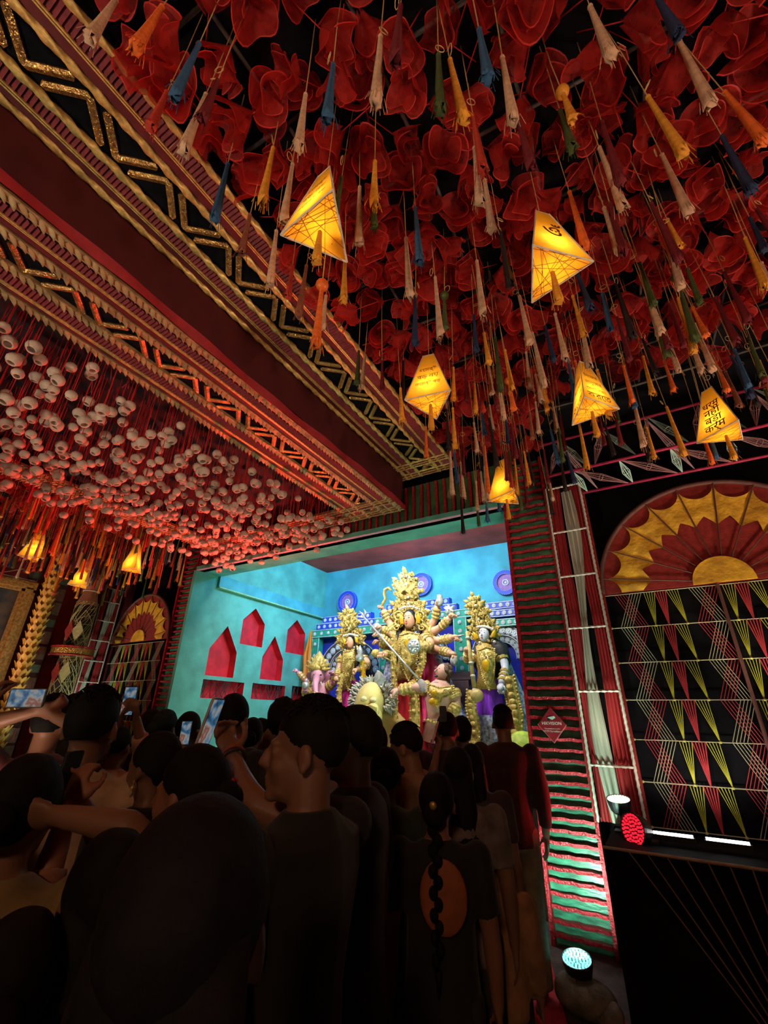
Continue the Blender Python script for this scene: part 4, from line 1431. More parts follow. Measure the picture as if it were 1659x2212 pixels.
def arm(t, pts, r0, r1, m, dy=(0, 0, 0), gold=True, name='arm'):
    P = [I(*p, q) for p, q in zip(pts, dy)]
    mid = []
    for k in range(len(P) - 1):
        for u in np.linspace(0, 1, 5)[:-1]:
            mid.append(P[k] * (1 - u) + P[k + 1] * u)
    mid.append(P[-1]); mid = np.array(mid)
    for _ in range(2):
        mid[1:-1] = (mid[:-2] + mid[1:-1] * 2 + mid[2:]) / 4
    g = G(); rr = np.linspace(r0, r1, len(mid)) * PXM * (1 + .12 * np.sin(np.linspace(0, 3 * math.pi, len(mid))))
    g.tube(mid, rr, 10); d = mid[-1] - mid[-3]
    fist(g, mid[-1] + d / np.linalg.norm(d) * r1 * PXM * .9, d, r1 * PXM * 1.25)
    a = g.build(name, m, t, smooth=True)
    if gold:
        g = G(); n = len(mid)
        for k in (1, 2, n - 4, n - 3, n - 2):
            F = frame_to(mid[min(k + 1, n - 1)] - mid[k - 1])
            rk = rr[k] * 1.16
            g.lathe([(rk, -rk * .32), (rk * 1.12, 0), (rk, rk * .32)], 10, mid[k], F)
        g.build('bangles', m_ig, a)
    return a


def pleats(t, top, bot, wt, wb, m, n=44, amp=.06, dy=0.0, name='skirt', depth=.75):
    T, B = I(*top, dy), I(*bot, dy); g = G(); nz = 16
    P = np.zeros((nz, n + 1, 3))
    for i in range(nz):
        u = i / (nz - 1); c = T * (1 - u) + B * u; w = (wt * (1 - u) + wb * u) * PXM * (1 + .06 * math.sin(u * 5))
        for j in range(n + 1):
            a = 2 * math.pi * j / n
            q = w * (1 + amp * (.3 + u) * math.sin(11 * a + 1.5 * math.sin(u * 4)))
            P[i, j] = c + (q * math.cos(a), q * math.sin(a) * depth, 0)
    g.grid(P); return g.build(name, m, t, smooth=True)


def plate(t, pts, bulge, m, dy, name='breast_plate', orn=None):
    """gold chest plate following an outline, domed, with raised scrollwork"""
    P = np.array(pts, float); c = P.mean(0); g = G(); n = len(P); rings = 5
    V = []
    for k in range(rings):
        s = 1 - k / rings
        for (x, y) in P:
            q = I(c[0] + (x - c[0]) * s, c[1] + (y - c[1]) * s, dy - bulge * (1 - s * s)); V.append(q)
    V.append(I(*c, dy - bulge)); f = []
    for k in range(rings - 1):
        for j in range(n):
            f.append((k * n + j, k * n + (j + 1) % n, (k + 1) * n + (j + 1) % n, (k + 1) * n + j))
    for j in range(n):
        f.append(((rings - 1) * n + j, (rings - 1) * n + (j + 1) % n, rings * n))
    g.add(V, f)
    for k in range(n):   # beaded edge
        a, b = P[k], P[(k + 1) % n]; m2 = max(2, int(np.hypot(*(b - a)) / 4))
        studs(g, [a + (b - a) * q / m2 for q in range(m2)], 1.9, dy - .02)
    for (x, y, r) in (orn or []):
        swirl(g, (x, y), r, 1.6, dy - bulge - .01, 1.1, ph=x)
    return g.build(name, m, t, smooth=True)


def sash(t, path, w, m, dy, name='gold_panel', bumps=True):
    P = [I(*p, dy - .02 * k / len(path)) for k, p in enumerate(path)]
    Q = []
    for k in range(len(P) - 1):
        for u in np.linspace(0, 1, 7)[:-1]:
            Q.append(P[k] * (1 - u) + P[k + 1] * u)
    Q.append(P[-1]); Q = np.array(Q); g = G()
    D_ = np.zeros((len(Q), 5, 3))
    for i, q in enumerate(Q):
        for j, v in enumerate((-1, -.5, 0, .5, 1)):
            D_[i, j] = q + (v * w * PXM / 2, -.05 * (1 - v * v), 0)
    g.grid(D_)
    if bumps:
        for i, q in enumerate(Q):
            for s in (-1, 1):
                g.ell(q + (s * w * PXM * .46, -.02, 0), w * PXM * .11, nu=7, nv=5)
            if i % 2:
                g.ell(q + (0, -.055, 0), (w * PXM * .26, .02, w * PXM * .2), nu=9, nv=6)
    return g.build(name, m, t, smooth=True)


def ear_drops(t, L, w, dy):
    for (x0, y0, x1, y1) in L:
        g = G(); petal(g, I(x0, y0, dy), I(x1, y1, dy), w * PXM, .03); g.build('ear_drop', m_ig2, t, smooth=True)


def prop(t, name, g, m, smooth=True):
    return g.build(name, m, t, smooth=smooth)


CROWN = [(850, 1352), (842, 1338), (848, 1330), (841, 1320), (852, 1316), (846, 1302), (857, 1299), (860, 1287), (870, 1292), (880, 1283), (890, 1290), (900, 1286), (906, 1300), (917, 1300), (913, 1316), (926, 1320), (918, 1332), (925, 1342), (914, 1352), (905, 1362), (860, 1362)]
CREST = [(862, 1290), (848, 1284), (857, 1275), (850, 1264), (851, 1250), (861, 1257), (863, 1243), (868, 1240), (872, 1228), (877, 1239), (884, 1240), (890, 1238), (889, 1254), (900, 1250), (898, 1268), (913, 1276), (898, 1284), (888, 1292)]


def crown_o(x, y, s, sh):
    return [(x + (a - 884) * s + sh * (b - 1339) * s, y + (b - 1339) * s) for a, b in CROWN]


def crest_o(x, y, s, sh):
    return [(x + (a - 884) * s + sh * (b - 1339) * s, y + (b - 1339) * s) for a, b in CREST]


def ornate(g, out, hole, n, r, dy, seed):
    """openwork gold crown: domed plate with curls, studs and small flames along its edge"""
    R_ = random.Random(seed); P = np.array(out); c = P.mean(0); m = len(P)
    V = [I(x, y, dy) for x, y in out] + [I(c[0] + (x - c[0]) * .5, c[1] + (y - c[1]) * .5, dy - .05) for x, y in out] + [I(*c, dy - .06)]
    f = [(j, (j + 1) % m, m + (j + 1) % m, m + j) for j in range(m)] + [(m + j, m + (j + 1) % m, 2 * m) for j in range(m)]
    g.add(V, f); V2 = [v + (0, .08, 0) for v in V[:m]]; g.add(V[:m] + V2, [(j, (j + 1) % m, m + (j + 1) % m, m + j) for j in range(m)])
    for k in range(m):   # flames on the rim
        q = P[k]; d = (q - c) / np.linalg.norm(q - c)
        if d[1] < .55:
            petal(g, I(*(q - d * 6), dy - .03), I(*(q + d * 4), dy - .03), r * 1.5 * PXM, .03)
    put = []; tries = 0
    while len(put) < n and tries < 4000:
        tries += 1; x, y = R_.uniform(P[:, 0].min(), P[:, 0].max()), R_.uniform(P[:, 1].min(), P[:, 1].max())
        if not inside((x, y), out) or (hole and math.hypot(x - hole[0], y - hole[1]) < hole[2]) or any(math.hypot(x - a, y - b) < r * 1.25 for a, b in put):
            continue
        put.append((x, y)); k = len(put) % 4
        if k < 2:
            swirl(g, (x, y), r, 1.4, dy - .07, r * .22, ph=R_.uniform(0, 6))
        elif k == 2:
            a = R_.uniform(.8, 2.4); petal(g, I(x, y + r * .6, dy - .08), I(x + r * 1.3 * math.cos(a), y - r * 1.5 * math.sin(a), dy - .09), r * 1.2 * PXM, .035)
        else:
            studs(g, [(x, y)], r * .55, dy - .07); swirl(g, (x, y), r * .95, 1.0, dy - .07, r * .16)


# ---- central ten-armed goddess
du = thing('goddess_statue', 'ten-armed goddess idol with towering gold crown and red sari at the stage centre', 'statue', (0, 0, 0))
g = G(); g.tube([I(884, 1356), I(882, 1372), I(880, 1395), I(879, 1425), I(880, 1450), I(882, 1470)], np.array([6, 17, 22, 17, 22, 25]) * PXM, 14); g.ell(I(884, 1358), (6 * PXM, 6 * PXM, 14 * PXM)); g.build('torso', m_broc, du, smooth=True)
face(du, (884, 1339), 11.5, 17.5, -.10, m_skin, look=-.12, tilt=-.05)
g = G()
for s, xs in ((-1, (868, 862, 860, 862)), (1, (902, 908, 910, 908))):
    g.tube([I(x, y, -.05) for x, y in zip(xs, (1345, 1370, 1405, 1450))], np.array([4, 7, 7, 5]) * PXM, 8)
prop(du, 'long_hair', g, m_hair)
g = G()   # crown, tier by tier
ornate(g, crown_o(884, 1339, 1.0, 0.0), (884, 1339, 20), 46, 5.5, 0.0, 1); prop(du, 'crown', g, m_ig)
g = G()
ornate(g, crest_o(884, 1339, 1.0, 0.0), None, 30, 5.0, -.02, 2); radial(g, (875, 1282), 6, 30, 40, 140, 5, 15, -.10)
prop(du, 'crown_crest', g, m_ig)
g = G(); studs(g, [(876, 1262), (868, 1245), (878, 1243), (884, 1247), (882, 1290), (882, 1304), (872, 1312), (893, 1310)], 3.0, -.16); studs(g, [(862 + k * 4.4, 1316 - 6 * math.sin(k / 10 * math.pi)) for k in range(11)], 2.1, -.18)
prop(du, 'crown_pearls', g, m_iw)
for s, x in ((-1, 861), (1, 907)):
    g = G()
    for y, r in ((1330, 9), (1345, 7)):
        g.tube([I(x + r * math.cos(a), y - r * math.sin(a), -.12) for a in np.linspace(0, 6.28, 14)], 2.0 * PXM, 6)
    swirl(g, (x + s * 4, 1356), 8, 1.5, -.12, 2.0); studs(g, [(x, 1330)], 4.5, -.13)
    prop(du, 'ear_ornament', g, m_ig)
pass
ear_drops(du, ((868, 1348, 865, 1325), (902, 1346, 904, 1323)), 8, -.18)
plate(du, [(864, 1372), (884, 1366), (905, 1370), (903, 1400), (900, 1430), (892, 1452), (882, 1470), (873, 1452), (864, 1430), (862, 1400)], .10, m_ig, -.20, orn=[(872, 1410, 7), (893, 1410, 7), (875, 1428, 6), (890, 1428, 6), (882, 1445, 6), (872, 1385, 6), (895, 1383, 6), (883, 1378, 6)])
hp = [(0, 10), (6, 3), (9, -3), (7, -8), (3, -8), (0, -5), (-3, -8), (-7, -8), (-9, -3), (-6, 3)]
g = G(); g.prism([I(879.5 + x, 1388 + y, -.32) for x, y in hp], (0, .05, 0)); prop(du, 'heart_jewel', g, m_ig2, False)
for p, q in (([(852, 1362), (840, 1343), (828, 1318)], (0, -.05, -.1)), ([(856, 1374), (840, 1368), (824, 1357)], (0, -.08, -.18)), ([(856, 1388), (842, 1392), (820, 1374)], (0, -.1, -.25)),
             ([(856, 1398), (838, 1398), (819, 1389)], (.05, -.02, -.1)), ([(858, 1408), (842, 1415), (828, 1413)], (0, -.1, -.25)),
             ([(918, 1362), (940, 1340), (945, 1308)], (0, 0, -.1)), ([(918, 1372), (950, 1358), (972, 1333)], (0, -.05, -.15)), ([(920, 1384), (950, 1384), (978, 1377)], (0, -.08, -.18)),
             ([(915, 1378), (936, 1392), (902, 1398)], (-.05, -.3, -.42)), ([(922, 1394), (950, 1405), (974, 1411)], (0, -.08, -.2))):
    arm(du, p, 9.5, 5.5, m_skin, q)
g = G(); sp = [(825, 1311), (827, 1303), (833, 1294), (830, 1284), (832, 1274), (840, 1270), (845, 1276)]; g.tube([I(*p, -.14) for p in sp], np.array([3, 4, 4.5, 4.5, 5, 5, 3]) * PXM, 8, flat=.5); prop(du, 'gold_serpent', g, m_ig)
g = G(); g.lathe([(.001, -.03), (11 * PXM, -.02), (11 * PXM, .02), (.001, .03)], 18, I(813, 1358, -.22), rotx(math.pi / 2)); prop(du, 'discus', g, m_sil)
g = G(); g.tube([I(784, 1330, -.3), I(924, 1490, -.55)], 1.7 * PXM, 8)
for e in (-9, 0, 9):
    g.tube([I(786, 1334, -.3), I(783 + e * .8, 1326 + abs(e) * .2 - e * .5, -.3), I(772 + e * 1.1 + 4, 1320 - e * .9 + abs(e) * .4, -.3)], np.array([2, 2, .6]) * PXM, 6)
petal(g, I(905, 1470, -.55), I(922, 1497, -.58), 14 * PXM, .02); prop(du, 'trident', g, m_sil)
g = G(); g.ell(I(812, 1411, -.27), (9 * PXM, 9 * PXM, 8 * PXM), nu=12); g.tube([I(812, 1411, -.27), I(850, 1430, -.27)], 1.6 * PXM, 6); prop(du, 'mace', g, m_ig)
g = G(); g.lathe([(.001, -.06), (5 * PXM, -.04), (8 * PXM, .03), (5 * PXM, .09), (6 * PXM, .12), (.001, .14)], 12, I(950, 1302, -.14)); prop(du, 'conch', g, m_sil)
g = G(); radial(g, (971, 1318), 1, 11, -20, 320, 8, 8, -.2); prop(du, 'silver_lotus', g, m_sil)
g = G(); g.lathe([(.001, -.02), (13 * PXM, -.01), (13 * PXM, .01), (.001, .05)], 22, I(894, 1396, -.55), rotx(math.pi / 2))
studs(g, [(894 + r * math.cos(a), 1396 + 1.2 * r * math.sin(a)) for r, n in ((5, 6), (9.5, 11)) for a in np.linspace(0, 6.28, n)], 1.8, -.58); prop(du, 'shield', g, m_sil)
g = G(); g.tube([I(981, 1377, -.2), I(992, 1374, -.2), I(1003, 1371, -.2)], np.array([2.4, 2, .8]) * PXM, 6); prop(du, 'dagger', g, m_sil)
g = G(); g.lathe([(.001, -.1), (6 * PXM, -.07), (7 * PXM, .0), (3 * PXM, .05), (4 * PXM, .1), (.001, .12)], 10, I(980, 1424, -.22)); prop(du, 'bell', g, m_sil)
pleats(du, (882, 1440), (884, 1640), 20, 44, m_rsari, amp=.08); pleats(du, (926, 1412), (950, 1560), 10, 40, mat('rose_silk', (.58, .03, .14), .45, var=.4, scale=10, stretch=(5, 5, .6)), amp=.12, dy=.12, name='side_drape')
pleats(du, (940, 1405), (985, 1570), 6, 26, m_flor, amp=.14, dy=.2, name='printed_veil'); pleats(du, (846, 1400), (838, 1560), 8, 20, m_flor, amp=.14, dy=.15, name='printed_veil')
sash(du, [(852, 1375), (850, 1420), (852, 1470), (853, 1520), (856, 1600)], 12, m_ig, -.30); sash(du, [(912, 1380), (913, 1430), (900, 1470), (893, 1520), (893, 1620)], 15, m_ig, -.36); sash(du, [(893, 1470), (897, 1520), (898, 1620)], 17, m_ig, -.52)

# ---- left goddess
la = thing('goddess_statue', 'goddess idol in a magenta sari with a silver pot, left of the central idol', 'statue')
g = G(); g.tube([I(758, 1398), I(756, 1412), I(754, 1435), I(752, 1460), I(756, 1490)], np.array([5, 16, 17, 13, 19]) * PXM, 14); g.build('torso', m_broc, la, smooth=True)
face(la, (757, 1388), 8.5, 13, -.08, m_skin, look=-.35, tilt=-.04)
g = G(); g.tube([I(768, 1390, -.02), I(782, 1412, -.02), I(790, 1440, .02), I(792, 1465, .05)], np.array([5, 12, 13, 8]) * PXM, 8); g.tube([I(748, 1400, -.08), I(738, 1415, -.1)], np.array([2.5, 1.5]) * PXM, 6); prop(la, 'long_hair', g, m_hair)
g = G(); ornate(g, crown_o(757, 1388, .70, 0.0), (757, 1388, 14), 40, 4.0, 0.0, 3); prop(la, 'crown', g, m_ig)
g = G(); ornate(g, crest_o(757, 1388, .70, 0.0), None, 24, 3.8, -.02, 4); prop(la, 'crown_crest', g, m_ig)
g = G(); studs(g, [(742 + k * 3, 1374 - 4 * math.sin(k / 10 * math.pi)) for k in range(11)] + [(752, 1330), (754, 1358), (745, 1404), (772, 1402), (765, 1398)], 2.3, -.14); prop(la, 'crown_pearls', g, m_iw)
ear_drops(la, ((745, 1392, 742, 1377), (770, 1388, 769, 1374)), 6, -.12)
plate(la, [(742, 1408), (764, 1404), (764, 1440), (758, 1470), (752, 1492), (745, 1470), (741, 1440)], .08, m_ig, -.17, orn=[(748, 1420, 5), (758, 1420, 5), (752, 1440, 6), (750, 1458, 5)])
arm(la, [(776, 1415), (800, 1436), (772, 1446)], 8.5, 5, m_skin, (0, -.15, -.3)); arm(la, [(740, 1418), (732, 1445), (728, 1462)], 8, 5, m_skin, (0, -.1, -.2))
g = G(); g.lathe([(.001, -.07), (7 * PXM, -.05), (9 * PXM, 0), (4 * PXM, .06), (6 * PXM, .08), (4 * PXM, .14), (.001, .2)], 14, I(777, 1420, -.36)); prop(la, 'silver_pot', g, m_sil)
pleats(la, (757, 1470), (765, 1640), 16, 36, m_msari, amp=.10); pleats(la, (784, 1425), (798, 1600), 7, 15, m_flor, amp=.12, dy=.1, name='printed_veil')
sash(la, [(738, 1455), (732, 1500), (736, 1560), (740, 1610)], 12, m_ig, -.28); sash(la, [(783, 1425), (786, 1470), (788, 1510)], 10, m_ig2, -.25)

# ---- right goddess
sa = thing('goddess_statue', 'pale-faced goddess idol in a purple skirt with a long lute, right of the central idol', 'statue')
g = G(); g.tube([I(1047, 1382), I(1048, 1398), I(1050, 1425), I(1051, 1455), I(1054, 1490)], np.array([5, 18, 19, 15, 21]) * PXM, 14); g.build('torso', m_broc, sa, smooth=True)
face(sa, (1046, 1370), 9.5, 14, -.08, m_skinw, look=-.2, tilt=.06)
g = G(); g.tube([I(1062, 1380, -.02), I(1082, 1402, -.04), I(1088, 1425, 0), I(1080, 1465, .02)], np.array([5, 14, 13, 8]) * PXM, 8); g.tube([I(1032, 1392, -.05), I(1028, 1412, -.05), I(1036, 1450, -.02)], np.array([5, 10, 6]) * PXM, 8); prop(sa, 'long_hair', g, m_hair)
g = G(); ornate(g, crown_o(1046, 1370, .78, .12), (1046, 1370, 16), 42, 4.4, 0.0, 5); prop(sa, 'crown', g, m_ig)
g = G(); ornate(g, crest_o(1046, 1370, .80, .20), None, 26, 4.2, -.02, 6); prop(sa, 'crown_crest', g, m_ig)
g = G(); studs(g, [(1032 + k * 3.2, 1354 - 3 * math.sin(k / 10 * math.pi) + k * .5) for k in range(11)] + [(1027, 1308), (1034, 1338), (1036, 1388), (1068, 1386)], 2.4, -.14); prop(sa, 'crown_pearls', g, m_iw)
ear_drops(sa, ((1030, 1380, 1022, 1364), (1064, 1376, 1070, 1360)), 7, -.12)
plate(sa, [(1033, 1405), (1050, 1398), (1068, 1402), (1068, 1440), (1066, 1462), (1057, 1490), (1044, 1466), (1037, 1440)], .09, m_ig, -.19, orn=[(1042, 1412, 6), (1058, 1412, 6), (1050, 1460, 6), (1052, 1475, 5)])
g = G(); g.ell(I(1050, 1437, -.31), (7 * PXM, .03, 10 * PXM), nu=14); prop(sa, 'oval_jewel', g, m_ig2)
arm(sa, [(1030, 1410), (1010, 1432), (1009, 1408)], 8, 5, m_skin, (0, -.2, -.35)); arm(sa, [(1078, 1405), (1094, 1442), (1083, 1478)], 9, 5.5, m_skinw, (0, -.1, -.25))
g = G(); g.tube([I(1009, 1364, -.42), I(1016, 1420, -.42), I(1026, 1495, -.42)], np.array([3, 3.5, 4]) * PXM, 8); g.ell(I(1030, 1502, -.46), (11 * PXM, 8 * PXM, 10 * PXM), nu=14); prop(sa, 'lute', g, mat('lute_wood', (.50, .36, .12), .4))
g = G()
for y in (1378, 1432, 1460, 1490):
    g.ell(I(1009 + (y - 1364) * .13, y, -.43), (4.6 * PXM, 4.6 * PXM, 2.5 * PXM), nu=10, nv=6)
prop(sa, 'lute_fittings', g, m_iw)
pleats(sa, (1053, 1470), (1060, 1660), 18, 36, m_psari, amp=.10); pleats(sa, (1092, 1425), (1135, 1600), 6, 26, m_flor, amp=.12, dy=.1, name='printed_veil'); pleats(sa, (1062, 1545), (1066, 1650), 33, 38, m_flor, amp=.05, dy=-.01, name='printed_hem')
sash(sa, [(1020, 1490), (1018, 1530), (1026, 1570), (1026, 1640)], 18, m_ig, -.3); sash(sa, [(1098, 1460), (1108, 1510), (1116, 1545), (1110, 1620)], 22, m_ig, -.2)

# ---- elephant-headed idol
ga = thing('elephant_idol', 'pink elephant-headed idol with gold crown at the left end of the stage', 'statue')
g = G(); g.ell(I(690, 1500), (24 * PXM, 20 * PXM, 30 * PXM)); g.ell(I(687, 1460, -.1), (15 * PXM, 15 * PXM, 16 * PXM), nu=16, nv=12)
g.tube([I(685, 1462, -.2), I(681, 1478, -.30), I(682, 1495, -.34), I(690, 1506, -.34), I(697, 1502, -.34)], np.array([8, 6, 5, 4, 3]) * PXM, 10)
g.build('body', m_skinp, ga, smooth=True)
for s, c in ((-1, (669, 1466)), (1, (705, 1462))):
    g = G(); g.ell(I(*c, .02), (10 * PXM, 2.5 * PXM, 14 * PXM), roty(.3 * s), 14, 8); g.build('ear', m_skinp, ga, smooth=True)
g = G()
for x in (679, 693):
    g.ell(I(x, 1458, -.23), (2.6 * PXM, .02, 1.6 * PXM))
prop(ga, 'painted_eyes', g, m_eye)
g = G()
for x, e in ((676, -3), (693, 3)):
    g.tube([I(x, 1474, -.24), I(x + e, 1482, -.30)], np.array([2, .8]) * PXM, 6)
prop(ga, 'tusks', g, m_iw)
g = G(); g.lathe([(19 * PXM, 0), (21 * PXM, .06), (17 * PXM, .13), (13 * PXM, .2), (9 * PXM, .27), (4 * PXM, .32), (.001, .36)], 18, I(687, 1450, -.05)); radial(g, (687, 1446), 10, 24, 0, 180, 11, 9, -.16); prop(ga, 'crown', g, m_ig)
arm(ga, [(672, 1482), (660, 1470), (643, 1452)], 8, 4.5, m_skinp, (0, -.1, -.2)); arm(ga, [(708, 1485), (724, 1470), (720, 1458)], 8, 4.5, m_skinp, (0, -.05, -.1)); arm(ga, [(672, 1490), (658, 1500), (659, 1490)], 7, 4.5, m_skinp, (-.1, -.2, -.35))
g = G(); g.ell(I(660, 1480, -.42), (7 * PXM, 7 * PXM, 7 * PXM)); g.tube([I(660, 1476, -.42), I(663, 1466, -.42)], np.array([4, 1]) * PXM, 8); prop(ga, 'sweet_bowl', g, m_sil)
pleats(ga, (690, 1500), (692, 1640), 22, 34, mat('blue_cloth', (.08, .22, .50), .5, var=.4, scale=12), amp=.08, dy=-.05); sash(ga, [(680, 1495), (690, 1510), (705, 1505)], 9, m_ig, -.4)

# ---- demon figure
de = thing('demon_statue', 'bare-chested demon idol with curly hair and gold collar, pierced by the trident', 'statue')
g = G(); g.tube([I(956, 1468, -.35), I(952, 1490, -.4), I(948, 1515, -.4), I(944, 1545, -.38), I(940, 1600, -.35)], np.array([9, 25, 24, 17, 22]) * PXM, 14); g.ell(I(953, 1470, -.38), (7 * PXM, 7 * PXM, 10 * PXM)); g.build('torso', m_skinp if False else mat('demon_skin', (.72, .40, .30), .5, var=.1), de, smooth=True)
face(de, (955, 1452), 11, 14, -.42, MATS['demon_skin'], look=-.6, tilt=.5, cap=False)
g = G()
for k in range(46):
    a, b = random.uniform(0, 6.28), random.uniform(-.3, 1.2)
    g.ell(I(962 + 12 * math.cos(a) * math.cos(b), 1446 - 13 * math.sin(b) + 3, -.36 + .1 * math.sin(a) * math.cos(b)), 4.4 * PXM, nu=8, nv=6)
for k in range(16):
    g.ell(I(967 + random.uniform(-4, 5), 1455 + k * 1.3, -.36 + random.uniform(-.05, .05)), 4 * PXM, nu=8, nv=6)
prop(de, 'curly_hair', g, mat('brown_hair', (.10, .06, .035), .7))
g = G(); g.tube([I(946, 1460, -.56), I(941, 1461, -.57), I(938, 1459, -.56)], np.array([1.5, 2.2, .8]) * PXM, 6); prop(de, 'moustache', g, m_hair)
arm(de, [(930, 1488), (895, 1484), (862, 1492)], 10, 7, MATS['demon_skin'], (-.4, -.55, -.6)); arm(de, [(975, 1492), (988, 1518), (975, 1545)], 10, 7, MATS['demon_skin'], (-.4, -.4, -.45))
plate(de, [(925, 1478), (950, 1486), (980, 1482), (982, 1496), (955, 1508), (945, 1530), (935, 1508), (922, 1494)], .08, m_ig, -.62, 'gold_collar', orn=[(938, 1495, 5), (962, 1494, 5), (972, 1492, 4)])
g = G(); g.ell(I(938, 1497, -.74), (5 * PXM, .03, 5 * PXM)); g.ell(I(936, 1516, -.72), (8 * PXM, .03, 6 * PXM)); prop(de, 'amber_jewels', g, m_ig2)
sash(de, [(925, 1555), (945, 1562), (968, 1552)], 12, m_ig, -.6, 'gold_belt')
g = G(); petal(g, I(820, 1480, -.5), I(816, 1448, -.5), 20 * PXM, .02); g.tube([I(820, 1480, -.5), I(832, 1492, -.5)], 2 * PXM, 6); prop(de, 'curved_blade', g, m_sil)

# ---- lion
li = thing('lion_statue', 'yellow lion idol with a pale woolly mane below the left goddess', 'statue')
m_lion = mat('lion_yellow', (.68, .52, .18), .6, var=.15, scale=6)
g = G(); g.ell(I(798, 1522, -.5), (27 * PXM, 26 * PXM, 38 * PXM), roty(.2), 20, 16); g.ell(I(800, 1545, -.66), (22 * PXM, 18 * PXM, 16 * PXM), roty(.2), 16, 12); g.ell(I(806, 1535, -.74), (11 * PXM, 10 * PXM, 12 * PXM), None, 12, 8)
g.ell(I(790, 1565, -.6), (19 * PXM, 16 * PXM, 10 * PXM), None, 14, 8); g.ell(I(830, 1580, -.2), (50 * PXM, 30 * PXM, 40 * PXM), None, 20, 12); g.build('body', m_lion, li, smooth=True)
g = G()
for x, y in ((786, 1510), (806, 1512)):
    g.ell(I(x, y, -.70), (6.5 * PXM, .04, 5 * PXM), None, 12, 8)
prop(li, 'closed_eyelids', g, mat('eyelid', (.75, .62, .32), .5))
g = G()
for k in range(4):
    g.tube([I(788 + k, 1528 + 3.2 * k, -.82), I(800, 1524 + 3.2 * k, -.87), I(814, 1530 + 3.2 * k, -.82)], 1.1 * PXM, 5)
for x, y in ((786, 1510), (806, 1512)):
    g.tube([I(x - 6, y + 2, -.74), I(x, y + 5, -.76), I(x + 6, y + 2, -.74)], .8 * PXM, 5)
prop(li, 'painted_creases', g, mat('crease_brown', (.35, .22, .06), .6))
g = G(); g.tube([I(782, 1548, -.72), I(795, 1543, -.84), I(806, 1546, -.84), I(814, 1552, -.76)], np.array([2, 4, 4, 2]) * PXM, 8); g.ell(I(803, 1492, -.58), (6 * PXM, .05, 6 * PXM)); prop(li, 'red_mouth_and_jewel', g, m_lip)
g = G()   # woolly mane of many curled locks
for k in range(900):
    a = random.uniform(-.7, 3.9); r = random.uniform(26, 46); x, y = 806 + r * 1.0 * math.cos(a), 1512 - r * .95 * math.sin(a)
    p = I(x, y, -.34 + random.uniform(-.16, .12)); d = np.array([math.cos(a), random.uniform(-.4, .2), math.sin(a)]) * random.uniform(4, 9) * PXM
    e = np.array([random.uniform(-1, 1), random.uniform(-1, 0), random.uniform(-1, 1)]) * 5 * PXM
    g.tube([p, p + d * .5 + e * .4, p + d + e], np.array([2.2, 1.9, .8]) * PXM, 4, cap=False)
g.build('mane', mat('pale_wool', (.50, .50, .42), .9, var=.2), li, smooth=True, kind='stuff')
sash(li, [(770, 1560), (785, 1590), (800, 1620)], 24, m_ig, -.8, 'gold_drape')

# ---- painted backdrop of beams, columns and arches
YW = 7.45
m_bg = mat('backdrop_green', (.02, .34, .22), .55, var=.15); m_bb = mat('backdrop_blue', (.02, .06, .55), .5, var=.12); m_bd = mat('backdrop_brown', (.07, .04, .045), .6)
m_ba = mat('backdrop_panel_blue', (.015, .03, .50), .5, var=.1); m_med = mat('medallion_white', (.68, .72, .74), .5)
bd = thing('backdrop', 'green and blue beamed backdrop with white medallions behind the idols', 'backdrop')
med = G()
for k in range(8):
    a = k * math.pi / 4; med.ell((.030 * math.cos(a), -.008, .030 * math.sin(a)), (.016, .008, .016), nu=7, nv=5)
med.ell((0, -.012, 0), (.016, .012, .016), nu=8, nv=5); med.tube([(.05 * math.cos(a), -.004, .05 * math.sin(a)) for a in np.linspace(0, 6.28, 14)], .004, 4)
MED = med.mesh('medallion', m_med, True)


def beam(x0, y0, x1, h, m, n, dep=.14, dy=0.0, vertical=False):
    """photo: left-top corner (x0,y0), right end x1, height h in pixels"""
    A = at(x0, y0, Y=YW + dy); B = at(x1, y0 - (x1 - x0) * .10, Y=YW + dy); z1 = A[2]; zb = at(x0, y0 + h, Y=YW + dy)[2]
    c = ((A[0] + B[0]) / 2, YW + dy + dep / 2, (z1 + zb) / 2); g = G(); g.box(c, (B[0] - A[0], dep, z1 - zb)); b = g.build('beam' if not vertical else 'column', m, bd)
    for zz in (z1 - .012, zb + .012) if not vertical else ():
        g = G(); g.tube([(A[0], YW + dy - .004, zz), (B[0], YW + dy - .004, zz)], .007, 5); g.build('beaded_line', m_med, b)
    for xx in (A[0] + .012, B[0] - .012) if vertical else ():
        g = G(); g.tube([(xx, YW + dy - .004, z1), (xx, YW + dy - .004, zb)], .007, 5); g.build('beaded_line', m_med, b)
    for k in range(n):
        u = (k + .5) / n
        p = (A[0] + (B[0] - A[0]) * u, YW + dy - .004, c[2]) if not vertical else (c[0], YW + dy - .004, z1 + (zb - z1) * u)
        o = link('medallion', MED, b, loc=p); o.scale = (.72, 1, .72)
    return b


